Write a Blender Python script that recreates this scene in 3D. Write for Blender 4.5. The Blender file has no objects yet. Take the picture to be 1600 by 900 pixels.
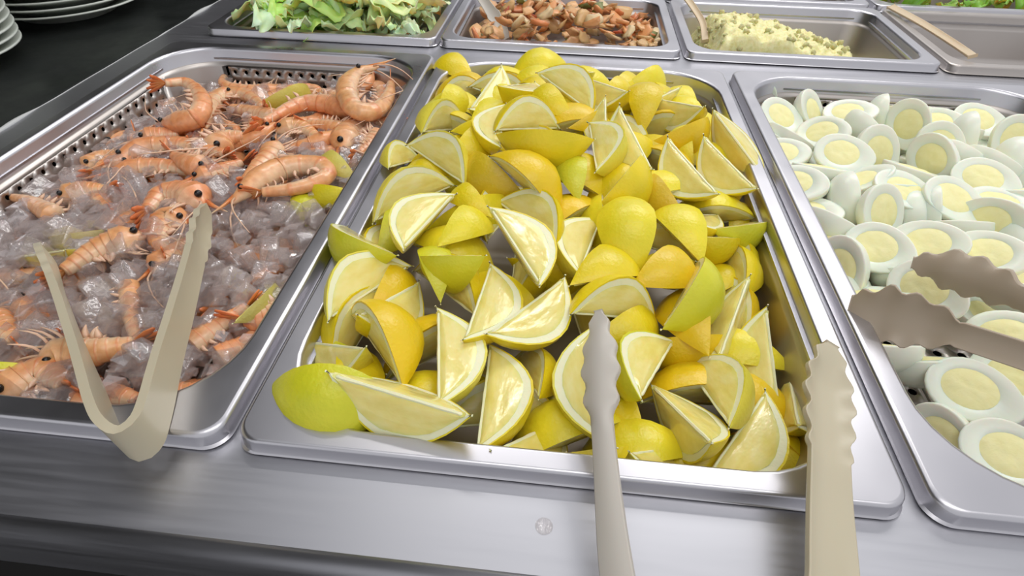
import bpy, bmesh, math, random
from mathutils import Vector, Matrix, noise
random.seed(7)
S = bpy.context.scene
COL = S.collection
PI = math.pi

# ------------------------------------------------------------------ camera
def rz(a): return Matrix.Rotation(a, 3, 'Z')
def rx(a): return Matrix.Rotation(a, 3, 'X')
CAM = Vector((0.15255219, -0.14530580, 0.24566801))
CR = rz(0.09390907) @ rx(0.844517) @ rz(0.01773171)
FPX = 899.15
cd = bpy.data.cameras.new('camera'); cam = bpy.data.objects.new('camera', cd); COL.objects.link(cam)
cam.matrix_world = Matrix.Translation(CAM) @ CR.to_4x4()
cd.sensor_fit = 'HORIZONTAL'; cd.sensor_width = 36.0; cd.lens = FPX * 36.0 / 1600.0
cd.clip_start = 0.01
S.camera = cam
S.cycles.transparent_max_bounces = 32; S.cycles.transmission_bounces = 16; S.cycles.max_bounces = 16

# ------------------------------------------------------------------ world, lamps, exposure
w = bpy.data.worlds.new('world'); S.world = w; w.use_nodes = True
w.node_tree.nodes['Background'].inputs[0].default_value = (0.95, 0.96, 1.0, 1)
w.node_tree.nodes['Background'].inputs[1].default_value = 0.60
def area(name, loc, look, sx, sy, power, col=(1, 1, 1)):
    l = bpy.data.lights.new(name, 'AREA'); l.shape = 'RECTANGLE'; l.size = sx; l.size_y = sy
    l.energy = power; l.color = col
    o = bpy.data.objects.new(name, l); COL.objects.link(o); o.location = loc
    o.rotation_euler = (Vector(look) - Vector(loc)).to_track_quat('-Z', 'Y').to_euler()
    return o
area('ceiling_lamp_back', (0.75, 1.55, 1.35), (0.45, 0.3, 0), 1.1, 0.5, 6, (1.0, 0.985, 0.97))
area('ceiling_lamp_over', (0.45, -0.25, 1.5), (0.3, 0.25, 0), 1.4, 0.5, 5, (1.0, 0.985, 0.96))
area('glint_light_left', (-0.10, 1.0, 1.15), (-0.10, 0.3, 0), 0.5, 0.03, 1.8, (1.0, 0.98, 0.95))  # added strip light for sharp glints on ice, lemons and steel
area('glint_light_right', (0.65, 1.0, 1.15), (0.5, 0.3, 0), 0.5, 0.03, 1.8, (1.0, 0.98, 0.95))  # second added glint strip, right half
vs = S.view_settings
vs.view_transform = 'Standard'; vs.look = 'None'; vs.gamma = 1.0; vs.use_curve_mapping = False
vs.exposure = 0.30

# ------------------------------------------------------------------ photograph directions -> world points
RIGHT = CR @ Vector((1, 0, 0)); UP = CR @ Vector((0, 1, 0)); FWD = CR @ Vector((0, 0, -1))
def ray(px, py): return RIGHT * ((px - 800) / FPX) + UP * ((450 - py) / FPX) + FWD
def at_z(px, py, z):
    d = ray(px, py); return CAM + d * ((z - CAM.z) / d.z)
def on(px, py, hf, off=0.0):
    z = off
    for _ in range(14):
        p = at_z(px, py, z); z = 0.5 * z + 0.5 * (hf(p.x, p.y) + off)
    return at_z(px, py, z)
def grid_field(xs, ys, rows):
    def f(x, y):
        def loc(v, a):
            if v <= a[0]: return 0, 0.0
            for i in range(len(a) - 1):
                if v <= a[i + 1]: return i, (v - a[i]) / (a[i + 1] - a[i])
            return len(a) - 2, 1.0
        i, u = loc(x, xs); j, v = loc(y, ys)
        u = u * u * (3 - 2 * u) * .5 + u * .5
        return ((rows[j][i] * (1 - u) + rows[j][i + 1] * u) * (1 - v) + (rows[j + 1][i] * (1 - u) + rows[j + 1][i + 1] * u) * v)
    return f

# ------------------------------------------------------------------ helpers
def mesh_data(name, verts, faces, mat, smooth=True, cols=None):
    me = bpy.data.meshes.new(name); me.from_pydata([tuple(v) for v in verts], [], faces); me.update()
    if smooth: me.polygons.foreach_set('use_smooth', [True] * len(me.polygons))
    if cols:
        a = me.color_attributes.new('Col', 'FLOAT_COLOR', 'POINT')
        for i, c in enumerate(cols): a.data[i].color = (c[0], c[1], c[2], 1)
    if mat: me.materials.append(mat)
    return me
def link(name, me, parent=None, kind=None):
    o = bpy.data.objects.new(name, me); COL.objects.link(o)
    if parent: o.parent = parent
    if kind: o['kind'] = kind
    return o
def tag(o, label, cat, group=None, kind=None):
    o['label'] = label; o['category'] = cat
    if group: o['group'] = group
    if kind: o['kind'] = kind
    return o
def empty(name, loc=(0, 0, 0)):
    o = bpy.data.objects.new(name, None); COL.objects.link(o); o.location = loc; o.empty_display_size = .02
    return o
class MB:
    def __init__(s): s.v = []; s.f = []; s.c = []; s.flat = []
    def add(s, v, f, c=None):
        n = len(s.v); s.v += [Vector(q) for q in v]; s.f += [tuple(i + n for i in q) for q in f]
        if c: s.c += c
    def box(s, x0, x1, y0, y1, z0, z1):
        v = [(x, y, z) for z in (z0, z1) for y in (y0, y1) for x in (x0, x1)]
        s.add(v, [(0, 2, 3, 1), (4, 5, 7, 6), (0, 1, 5, 4), (2, 6, 7, 3), (0, 4, 6, 2), (1, 3, 7, 5)])
    def tube(s, pts, rad, n=6, cols=None):
        pts = [Vector(p) for p in pts]; vv = []; ff = []; cc = []
        ref = Vector((0.13, 0.27, 0.95))
        for i, p in enumerate(pts):
            t = (pts[min(i + 1, len(pts) - 1)] - pts[max(i - 1, 0)]).normalized()
            a = t.cross(ref).normalized(); b = t.cross(a)
            r = rad[i] if isinstance(rad, (list, tuple)) else rad
            for k in range(n):
                q = 2 * PI * k / n; vv.append(p + a * (r * math.cos(q)) + b * (r * math.sin(q)))
                if cols: cc.append(cols[i])
        for i in range(len(pts) - 1):
            for k in range(n):
                ff.append((i * n + k, i * n + (k + 1) % n, (i + 1) * n + (k + 1) % n, (i + 1) * n + k))
        ff.append(tuple(range(n))[::-1]); ff.append(tuple((len(pts) - 1) * n + k for k in range(n)))
        s.add(vv, ff, cc if cols else None)
    def me(s, name, mat, smooth=True): return mesh_data(name, s.v, s.f, mat, smooth, s.c if s.c else None)
def bevel(o, wd, seg=2):
    m = o.modifiers.new('b', 'BEVEL'); m.width = wd; m.segments = seg; m.limit_method = 'ANGLE'; m.angle_limit = 0.6
def autosmooth(o, ang=0.7):
    m = o.data
    m.set_sharp_from_angle(angle=ang)

# ------------------------------------------------------------------ materials
def new_mat(name):
    m = bpy.data.materials.new(name); m.use_nodes = True
    nt = m.node_tree; b = nt.nodes['Principled BSDF']
    return m, nt, b
def N(nt, t, **kw):
    n = nt.nodes.new(t)
    for k, v in kw.items(): setattr(n, k, v)
    return n
def setp(b, **kw):
    names = dict(col='Base Color', rough='Roughness', metal='Metallic', spec='Specular IOR Level', sss='Subsurface Weight',
                 sr='Subsurface Radius', ss='Subsurface Scale', coat='Coat Weight', cr='Coat Roughness', trans='Transmission Weight', ior='IOR', sheen='Sheen Weight')
    for k, v in kw.items():
        i = b.inputs[names[k]]
        i.default_value = (*v, 1) if k == 'col' else v
def noise_bump(nt, b, scale, strength, dist=0.001, detail=3, stretch=None, coords='Object'):
    tc = N(nt, 'ShaderNodeTexCoord'); mp = N(nt, 'ShaderNodeMapping')
    if stretch: mp.inputs['Scale'].default_value = stretch
    nz = N(nt, 'ShaderNodeTexNoise'); nz.inputs['Scale'].default_value = scale; nz.inputs['Detail'].default_value = detail
    bp = N(nt, 'ShaderNodeBump'); bp.inputs['Strength'].default_value = strength; bp.inputs['Distance'].default_value = dist
    nt.links.new(tc.outputs[coords], mp.inputs[0]); nt.links.new(mp.outputs[0], nz.inputs['Vector'])
    nt.links.new(nz.outputs['Fac'], bp.inputs['Height']); nt.links.new(bp.outputs[0], b.inputs['Normal'])
    return nz
def ramp(nt, src, stops, dst):
    r = N(nt, 'ShaderNodeValToRGB'); e = r.color_ramp.elements
    e[0].position, e[0].color = stops[0][0], (*stops[0][1], 1); e[1].position, e[1].color = stops[-1][0], (*stops[-1][1], 1)
    for p, c in stops[1:-1]:
        q = e.new(p); q.color = (*c, 1)
    nt.links.new(src, r.inputs[0]); nt.links.new(r.outputs[0], dst); return r
def steel(name, col, r0, r1, scale, stretch, bump):
    m, nt, b = new_mat(name); setp(b, col=col, metal=1.0)
    nz = noise_bump(nt, b, scale, bump, 0.0004, 4, stretch)
    ramp(nt, nz.outputs['Fac'], [(0.3, (r0,) * 3), (0.7, (r1,) * 3)], b.inputs['Roughness'])
    return m
M = {}
M['pan'] = steel('pan_steel', (0.58, 0.57, 0.60), 0.27, 0.36, 18, (1, 1, 1), 0.03)
M['counter'] = steel('counter_steel', (0.49, 0.49, 0.52), 0.36, 0.44, 14, (1, 20, 20), 0.012)
M['inner_shade'] = steel('inner_shade_steel', (0.50, 0.46, 0.43), 0.36, 0.46, 20, (1, 1, 1), 0.02)  # shade inside the pans put into a darker, browner steel
m, nt, b = new_mat('dark_stone'); setp(b, col=(0.012, 0.014, 0.013), rough=0.38, spec=.4)
nz = noise_bump(nt, b, 25, 0.1); ramp(nt, nz.outputs['Fac'], [(0.35, (0.30,) * 3), (0.7, (0.5,) * 3)], b.inputs['Roughness']); M['stone'] = m
m, nt, b = new_mat('black_void'); setp(b, col=(0.01, 0.009, 0.008), rough=0.7); noise_bump(nt, b, 8, .1); M['void'] = m
m, nt, b = new_mat('dark_blocker'); setp(b, col=(0.05, 0.048, 0.042), rough=0.8); noise_bump(nt, b, 5, .1); M['wall'] = m  # dark matte for the unseen added blockers
m, nt, b = new_mat('caulk'); setp(b, col=(0.55, 0.56, 0.55), rough=0.6); noise_bump(nt, b, 120, .3); M['caulk'] = m
m, nt, b = new_mat('ceramic'); setp(b, col=(0.60, 0.63, 0.57), rough=0.28); noise_bump(nt, b, 30, .02); M['ceramic'] = m
# lemon
m, nt, b = new_mat('lemon_peel'); setp(b, rough=0.34, spec=.5, sss=.12, ss=0.002)
oi = N(nt, 'ShaderNodeObjectInfo'); mx = N(nt, 'ShaderNodeMix', data_type='RGBA', blend_type='MULTIPLY')
nz = noise_bump(nt, b, 420, 0.55, 0.0006, 2)
n2 = N(nt, 'ShaderNodeTexNoise'); n2.inputs['Scale'].default_value = 45
tc = N(nt, 'ShaderNodeTexCoord'); nt.links.new(tc.outputs['Object'], n2.inputs['Vector'])
ramp(nt, n2.outputs['Fac'], [(0.3, (0.86, 0.9, 0.7)), (0.7, (1, 1, 1))], mx.inputs[7])
mx.inputs[0].default_value = 1.0
nt.links.new(oi.outputs['Color'], mx.inputs[6]); nt.links.new(mx.outputs[2], b.inputs['Base Color']); M['peel'] = m
m, nt, b = new_mat('lemon_pith'); setp(b, col=(0.88, 0.84, 0.55), rough=0.42, sss=.25, ss=.003); noise_bump(nt, b, 260, .4, .0006); M['pith'] = m
m, nt, b = new_mat('lemon_flesh'); setp(b, rough=0.16, sss=.35, ss=.005, coat=.4, cr=.1)
nz = noise_bump(nt, b, 60, 0.5, 0.0012, 3, (3.2, 1.0, 1.0))
ramp(nt, nz.outputs['Fac'], [(0.25, (0.76, 0.61, 0.13)), (0.5, (0.84, 0.72, 0.22)), (0.8, (0.89, 0.80, 0.36))], b.inputs['Base Color']); M['flesh'] = m
# egg
m, nt, b = new_mat('egg_white'); setp(b, col=(0.84, 0.87, 0.74), rough=0.30, sss=.35, ss=.006); noise_bump(nt, b, 90, .08, .0008); M['eggwhite'] = m
m, nt, b = new_mat('egg_yolk'); setp(b, rough=0.6, sss=.15, ss=.003)
nz = noise_bump(nt, b, 260, .5, .0006, 4); ramp(nt, nz.outputs['Fac'], [(0.3, (0.91, 0.84, 0.40)), (0.7, (0.94, 0.88, 0.47))], b.inputs['Base Color']); M['yolk'] = m
# shrimp
def attr_mat(name, rough, sss, bumps, strength, vary=0.0):
    m, nt, b = new_mat(name); setp(b, rough=rough, sss=sss, ss=.004, coat=.3, cr=.15)
    at = N(nt, 'ShaderNodeAttribute', attribute_name='Col')
    nz = noise_bump(nt, b, bumps, strength, .0007, 3)
    mx = N(nt, 'ShaderNodeMix', data_type='RGBA', blend_type='MULTIPLY'); mx.inputs[0].default_value = 1
    ramp(nt, nz.outputs['Fac'], [(0.3, (0.80, 0.72, 0.68)), (0.65, (1, 1, 1))], mx.inputs[7])
    nt.links.new(at.outputs['Color'], mx.inputs[6]); nt.links.new(mx.outputs[2], b.inputs['Base Color'])
    return m
M['shell'] = attr_mat('shrimp_shell', 0.30, .25, 160, .35)
m, nt, b = new_mat('shrimp_leg'); setp(b, col=(0.84, 0.55, 0.38), rough=.35, sss=.2, ss=.003); noise_bump(nt, b, 200, .2); M['leg'] = m
m, nt, b = new_mat('shrimp_eye'); setp(b, col=(0.01, 0.008, 0.008), rough=.12); noise_bump(nt, b, 200, .02); M['eye'] = m
# ice
m, nt, b = new_mat('melting_ice')
nt.nodes.remove(b); out = nt.nodes['Material Output']
gl = N(nt, 'ShaderNodeBsdfGlass'); gl.inputs['IOR'].default_value = 1.27; gl.inputs['Roughness'].default_value = .0; gl.inputs['Color'].default_value = (1, 0.99, 0.99, 1)
tr = N(nt, 'ShaderNodeBsdfTransparent'); tr.inputs[0].default_value = (0.99, 0.985, 0.98, 1)
df = N(nt, 'ShaderNodeBsdfDiffuse'); df.inputs[0].default_value = (1.0, 0.86, 0.83, 1)
m1 = N(nt, 'ShaderNodeMixShader'); m1.inputs[0].default_value = .22; m2 = N(nt, 'ShaderNodeMixShader'); m2.inputs[0].default_value = .14
nt.links.new(tr.outputs[0], m1.inputs[1]); nt.links.new(gl.outputs[0], m1.inputs[2]); nt.links.new(m1.outputs[0], m2.inputs[1]); nt.links.new(df.outputs[0], m2.inputs[2])
gs = N(nt, 'ShaderNodeBsdfGlossy'); gs.inputs['Roughness'].default_value = .04; m3 = N(nt, 'ShaderNodeMixShader'); m3.inputs[0].default_value = .16
nt.links.new(m2.outputs[0], m3.inputs[1]); nt.links.new(gs.outputs[0], m3.inputs[2]); nt.links.new(m3.outputs[0], out.inputs[0])
tc = N(nt, 'ShaderNodeTexCoord'); nz = N(nt, 'ShaderNodeTexNoise'); nz.inputs['Scale'].default_value = 130
bp = N(nt, 'ShaderNodeBump'); bp.inputs['Strength'].default_value = .9; bp.inputs['Distance'].default_value = .002
nt.links.new(tc.outputs['Generated'], nz.inputs['Vector']); nz.inputs['Scale'].default_value = 2.6; nz.inputs['Detail'].default_value = 3; nt.links.new(nz.outputs['Fac'], bp.inputs['Height']); nt.links.new(bp.outputs[0], gl.inputs['Normal']); nt.links.new(bp.outputs[0], gs.inputs['Normal'])
M['ice'] = m
# tongs
def plastic(name, col, rough=.38):
    m, nt, b = new_mat(name); setp(b, col=col, rough=rough, sss=.08, ss=.003); nz = noise_bump(nt, b, 40, .06, .0008)
    return m
M['beige'] = plastic('beige_plastic', (0.53, 0.47, 0.335)); M['taupe'] = plastic('taupe_plastic', (0.43, 0.35, 0.26)); M['sand'] = plastic('sand_plastic', (0.66, 0.52, 0.34)); M['greyp'] = plastic('grey_plastic', (0.52, 0.48, 0.42))
# object-coloured foods
def objcol(name, rough, sss, bs, st, coat=0, dark=(.88, .72, .6)):
    m, nt, b = new_mat(name); setp(b, rough=rough, sss=sss, ss=.004, coat=coat, cr=.1)
    oi = N(nt, 'ShaderNodeObjectInfo'); mx = N(nt, 'ShaderNodeMix', data_type='RGBA', blend_type='MULTIPLY'); mx.inputs[0].default_value = 1
    nz = noise_bump(nt, b, bs, st, .001, 3)
    ramp(nt, nz.outputs['Fac'], [(0.3, dark), (0.6, (1, 1, 1))], mx.inputs[7])
    nt.links.new(oi.outputs['Color'], mx.inputs[6]); nt.links.new(mx.outputs[2], b.inputs['Base Color']); return m
M['kimchi'] = objcol('kimchi', .22, .2, 110, .5, .5)
M['leaf'] = objcol('lettuce_leaf', .4, .5, 70, .35, 0, (.88, .96, .76))
m, nt, b = new_mat('potato_salad'); setp(b, rough=.5, sss=.3, ss=.005)
nz = noise_bump(nt, b, 160, .7, .002, 4); ramp(nt, nz.outputs['Fac'], [(0.3, (0.76, 0.70, 0.26)), (0.65, (0.90, 0.86, 0.48))], b.inputs['Base Color']); M['mash'] = m

# ------------------------------------------------------------------ pans
NC = 8
def rrect(x0, x1, y0, y1, r, z):
    out = []
    for cx, cy, a0 in ((x1 - r, y0 + r, -PI / 2), (x1 - r, y1 - r, 0), (x0 + r, y1 - r, PI / 2), (x0 + r, y0 + r, PI)):
        for k in range(NC + 1):
            a = a0 + PI / 2 * k / NC
            out.append(Vector((cx + r * math.cos(a), cy + r * math.sin(a), z)))
    return out
def perf(mb, A, B, C, D, pitch, rad):
    # A,B along the bottom, D,C along the top (quad A B C D); one round hole in each cell
    wl = (B - A).length; hl = (D - A).length
    nu = max(1, round(wl / pitch)); nv = max(1, round(hl / pitch * 1.05))
    P = lambda u, v: (A * (1 - u) + B * u) * (1 - v) + (D * (1 - u) + C * u) * v
    for i in range(nu):
        for j in range(nv):
            q = [P(i / nu, j / nv), P((i + 1) / nu, j / nv), P((i + 1) / nu, (j + 1) / nv), P(i / nu, (j + 1) / nv)]
            c = (q[0] + q[1] + q[2] + q[3]) / 4; eu = (q[1] - q[0]).normalized(); ev = (q[3] - q[0]).normalized()
            mids = [q[0], (q[0] + q[1]) / 2, q[1], (q[1] + q[2]) / 2, q[2], (q[2] + q[3]) / 2, q[3], (q[3] + q[0]) / 2]
            ring = [c + (eu * math.cos(PI * 1.25 + k * PI / 4) + ev * math.sin(PI * 1.25 + k * PI / 4)) * rad for k in range(8)]
            mb.flat += range(len(mb.f), len(mb.f) + 8)
            mb.add(mids + ring, [(k, (k + 1) % 8, 8 + (k + 1) % 8, 8 + k) for k in range(8)])
def pan(name, x0, x1, y0, y1, depth, perforated, label, group, ri=0.058, mat=None):
    lv = [(0.0, .012, -.0102), (-.0006, .012, -.0092), (.0004, .012, -.0084), (.0008, .012, -.0018), (.0014, .012, -.0005), (.0026, .012, 0.0), (.0030, .012, 0.0), (.0112, ri, 0.0), (.0118, ri, 0.0), (.0130, ri, -.0010), (.0138, ri, -.003),
          (.0142, ri, -.0155), (.0152, ri, -.0172), (.0168, ri - .002, -.0186), (.0176, ri - .003, -.0205)]
    last = .026
    wallz0, wallz1 = -.0205, -(depth - .010)
    mb = MB(); loops = []; nflange = 0
    for ins, r, z in lv: loops.append(rrect(x0 + ins, x1 - ins, y0 + ins, y1 - ins, r, z))
    loops.append(rrect(x0 + .0235, x1 - .0235, y0 + .0235, y1 - .0235, ri - .006, wallz1))
    loops.append(rrect(x0 + .026, x1 - .026, y0 + .026, y1 - .026, ri - .009, wallz1 - .005))
    loops.append(rrect(x0 + .033, x1 - .033, y0 + .033, y1 - .033, ri - .014, -depth))
    n = len(loops[0])
    for li in range(len(loops) - 1):
        A, B = loops[li], loops[li + 1]
        if li == len(lv) - 4: nflange = len(mb.f)
        vv = A + B; ff = []
        for k in range(n):
            straight = (k % (NC + 1)) == NC
            if perforated and straight and li == len(lv) - 1:
                k2 = (k + 1) % n
                perf(mb, B[k], B[k2], A[k2], A[k], .0138, .0023); continue
            ff.append((k, (k + 1) % n, n + (k + 1) % n, n + k))
        mb.add(vv, ff)
    F = loops[-1]
    if perforated:
        # floor: perforated rectangle in the middle, plain borders
        r = ri - .014; a0, a1, b0, b1 = x0 + .033 + r, x1 - .033 - r, y0 + .033 + r, y1 - .033 - r
        z = -depth
        perf(mb, Vector((a0, b0 - r, z)), Vector((a1, b0 - r, z)), Vector((a1, b1 + r, z)), Vector((a0, b1 + r, z)), .017, .0031)
        for s0, s1, side in ((a0 - r, a0, 0), (a1, a1 + r, 1)):
            perf(mb, Vector((s0, b0, z)), Vector((s1, b0, z)), Vector((s1, b1, z)), Vector((s0, b1, z)), .0155, .0031)
        for c, (cx, cy) in enumerate(((a1, b0), (a1, b1), (a0, b1), (a0, b0))):
            arc = F[c * (NC + 1):(c + 1) * (NC + 1)]
            mb.add([Vector((cx, cy, z))] + arc, [(0, k + 1, k + 2) for k in range(NC)])
    else:
        mb.add(F, [tuple(range(n))])
    me = mb.me(name, mat or M['pan'])
    me.materials.append(M['inner_shade'])
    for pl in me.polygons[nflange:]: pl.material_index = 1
    for k in mb.flat: me.polygons[k].use_smooth = False
    bm = bmesh.new(); bm.from_mesh(me); bmesh.ops.remove_doubles(bm, verts=bm.verts, dist=2e-5); bmesh.ops.recalc_face_normals(bm, faces=bm.faces)
    if sum(f.normal.z for f in bm.faces if abs(f.normal.z) > .9) < 0: bmesh.ops.reverse_faces(bm, faces=bm.faces)
    bm.to_mesh(me); bm.free()
    o = link(name, me)
    autosmooth(o, 0.9)
    md = o.modifiers.new('s', 'SOLIDIFY'); md.thickness = .0008; md.offset = 1 if False else -1
    tag(o, label, 'food pan', group)
    return o
FY = .001
PX = [(-.331, -.006), (0.0, .325), (.334, .659)]
pan('perforated_pan', *PX[0], FY, .53, .066, True, 'perforated stainless steel pan holding ice and shrimps', 'deep front food pans')
pan('solid_pan', *PX[1], FY, .53, .085, False, 'stainless steel pan heaped with lemon wedges', 'deep front food pans')
pan('perforated_pan', *PX[2], FY, .53, .066, True, 'perforated stainless steel pan full of halved boiled eggs', 'deep front food pans')
pan('solid_pan', .668, .993, FY, .53, .066, False, 'stainless steel pan at right edge, only its corner in view', 'deep front food pans')
BY0, BY1 = .582, .808
pan('small_pan', -.320, -.017, BY0, BY1, .065, False, 'small steel pan of shredded lettuce behind the shrimps', 'small back row pans', .03)
pan('small_pan', -.014, .286, BY0, BY1, .065, False, 'small steel pan of orange kimchi behind the lemons', 'small back row pans', .03)
pan('small_pan', .291, .590, BY0, BY1, .065, False, 'small steel pan of pale yellow potato salad', 'small back row pans', .03)
pan('small_pan', .596, .896, BY0, BY1, .065, False, 'empty small steel pan in the back row', 'small back row pans', .03, M['inner_shade'])
for i, xx in enumerate((.291, .596)):
    pan('small_pan', xx, xx + .30, .822, 1.04, .065, False, ['small steel pan in the third row behind the potato salad', 'small steel pan of green leaves in the third row'][i], 'third row pans', .03)

# ------------------------------------------------------------------ counter
def slab(name, xs, ys, holes, z0, z1, mat):
    mb = MB(); idx = {}
    keep = {(i, j) for i in range(len(xs) - 1) for j in range(len(ys) - 1)
            if not any(h[0] <= (xs[i] + xs[i + 1]) / 2 <= h[1] and h[2] <= (ys[j] + ys[j + 1]) / 2 <= h[3] for h in holes)}
    for (i, j) in keep:
        a, b_, c, d = xs[i], xs[i + 1], ys[j], ys[j + 1]
        mb.add([(a, c, z1), (b_, c, z1), (b_, d, z1), (a, d, z1)], [(0, 1, 2, 3)])
        mb.add([(a, c, z0), (b_, c, z0), (b_, d, z0), (a, d, z0)], [(3, 2, 1, 0)])
        for (di, dj, p, q) in ((-1, 0, (a, d), (a, c)), (1, 0, (b_, c), (b_, d)), (0, -1, (a, c), (b_, c)), (0, 1, (b_, d), (a, d))):
            if (i + di, j + dj) not in keep:
                mb.add([(*p, z1), (*p, z0), (*q, z0), (*q, z1)], [(0, 1, 2, 3)])
    return link(name, mb.me(name, mat, False))
g = .017
hx = [(a + g, b_ - g) for a, b_ in PX] + [(.685, .976)]
hb = [(-.303, -.034), (.003, .269), (.308, .573), (.613, .879)]
holes = [(a, b_, .018, .513) for a, b_ in hx] + [(a, b_, BY0 + g, BY1 - g) for a, b_ in hb] + [(a, b_, .839, 1.023) for a, b_ in ((.308, .574), (.613, .879))]
xs = sorted({-.377, 1.25, *[v for h in holes for v in h[:2]]}); ys = sorted({-.042, 1.2, *[v for h in holes for v in h[2:]]})
wt = slab('worktop', xs, ys, holes, -.0125, -.0105, M['counter']); wt['kind'] = 'structure'
# rolled front edge and apron of the counter
mb = MB(); prof = []
for k in range(9):
    a = PI / 2 * k / 8; prof.append((-.042 - .009 * math.sin(a), -.0195 + .009 * math.cos(a)))
prof += [(-.051, -.038), (-.048, -.042), (-.042, -.044), (-.037, -.046)]
x0, x1 = -.377, 1.25
mb.add([Vector((x, y, z)) for (y, z) in prof for x in (x0, x1)], [(2 * k, 2 * k + 1, 2 * k + 3, 2 * k + 2) for k in range(len(prof) - 1)])
o = link('trim_1', mb.me('trim_1', M['counter']), kind='structure')
md = o.modifiers.new('s', 'SOLIDIFY'); md.thickness = .001
mb = MB(); mb.box(-.372, 1.25, -.034, 1.2, -.60, -.11); mb.box(-.372, 1.25, -.036, -.032, -.11, -.014)
mb.box(-.372, -.366, -.04, 1.2, -.11, -.014); mb.box(1.244, 1.25, -.04, 1.2, -.11, -.014); mb.box(-.366, 1.244, 1.19, 1.2, -.11, -.014)
link('counter_base', mb.me('counter_base', M['void'], False), kind='structure')
mb = MB(); mb.box(-1.6, -.3785, -.5, 1.6, -.04, -.0105); o = link('side_counter', mb.me('side_counter', M['stone'], False), kind='structure'); bevel(o, .003)
mb = MB(); mb.box(-1.6, -.3785, -.48, 1.6, -.60, -.041); link('side_counter_base', mb.me('side_counter_base', M['void'], False), kind='structure')
mb = MB(); mb.box(-3, 3, -3, 3, -.92, -.90); link('floor', mb.me('floor', M['void'], False), kind='structure')
mb = MB(); mb.box(-1.6, 1.25, -.04, 1.6, -.899, -.601); link('plinth', mb.me('plinth', M['void'], False), kind='structure')
mb = MB(); mb.box(-2.6, -.74, -1.2, 3.2, 1.40, 1.44); link('soffit_blocker', mb.me('soffit_blocker', M['wall'], False), kind='structure')  # unseen dark slab added so the steel at left reflects darkness
mb = MB(); mb.box(-2.64, -2.6, -1.2, 3.2, -.9, 1.44); link('blocker_left', mb.me('blocker_left', M['wall'], False), kind='structure')  # unseen dark panel added to block world light from the left
mb = MB(); mb.box(-2.6, -.5, 3.2, 3.24, -.9, 1.9); link('blocker_back', mb.me('blocker_back', M['wall'], False), kind='structure')  # unseen partial panel added to darken back-left steel reflections
# caulk bead between steel and dark stone
mb = MB(); pts = []; rad = []
for k in range(120):
    y = -.04 + k * .0105
    pts.append(Vector((-.3778 + .0012 * noise.noise(Vector((y * 22, 1, 2))), y, -.0104)))
    rad.append(max(.0003, .0005 + .0034 * max(0, noise.noise(Vector((y * 14, 5, 0)))) ** 1.0))
mb.tube(pts, rad, 6)
tag(link('sealant_bead', mb.me('sealant_bead', M['caulk'])), 'ragged white sealant line between steel edge and dark counter', 'sealant')
# a water drop on the steel ledge
dp = at_z(850, 822, -.0104)
mb = MB(); vv = []; ff = []
for i in range(5):
    for k in range(14):
        a = PI / 2 * i / 4; vv.append((.0042 * math.cos(a) * math.cos(2 * PI * k / 14), .0042 * math.cos(a) * math.sin(2 * PI * k / 14), .0011 * math.sin(a)))
for i in range(4):
    for k in range(14): ff.append((i * 14 + k, i * 14 + (k + 1) % 14, (i + 1) * 14 + (k + 1) % 14, (i + 1) * 14 + k))
mb.add(vv, ff); o = link('water_drop', mb.me('water_drop', M['ice'])); o.location = dp
tag(o, 'single water drop on the steel ledge below the lemon pan', 'drop')

# ------------------------------------------------------------------ plates
def plate_mesh(R):
    prof = [(0, .004), (.50 * R, .004), (.56 * R, .0055), (.66 * R, .011), (.985 * R, .0205), (R, .0200), (R, .0185), (.98 * R, .0178), (.66 * R, .0075), (.58 * R, .0012), (.55 * R, 0), (.52 * R, 0), (.5 * R, .002), (0, .002)]
    n = 56; vv = []; ff = []
    for r, z in prof:
        for k in range(n): vv.append((max(r, 1e-5) * math.cos(2 * PI * k / n), max(r, 1e-5) * math.sin(2 * PI * k / n), z))
    for i in range(len(prof) - 1):
        for k in range(n): ff.append((i * n + k, i * n + (k + 1) % n, (i + 1) * n + (k + 1) % n, (i + 1) * n + k))
    mb = MB(); mb.add(vv, ff); return mb.me('plate', M['ceramic'])
names = ['bottom', 'second', 'third', 'fourth', 'fifth', 'sixth', 'seventh', 'eighth', 'ninth', 'tenth', 'eleventh', 'twelfth']
for (cx, cy, R, n, step, where) in ((-.572, .440, .096, 10, .0085, 'in the left plate stack, nearer the camera'), (-.560, .655, .105, 8, .0085, 'in the plate stack farther back')):
    me = plate_mesh(R)
    for k in range(n):
        o = link('plate', me); o.location = (cx + random.uniform(-.001, .001), cy + random.uniform(-.001, .001), -.0104 + k * step)
        tag(o, 'white china plate, %s from the counter %s' % (names[k], where) if k else 'white china plate at the bottom %s' % where, 'plate', 'stacked white plates ' + where)

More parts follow.
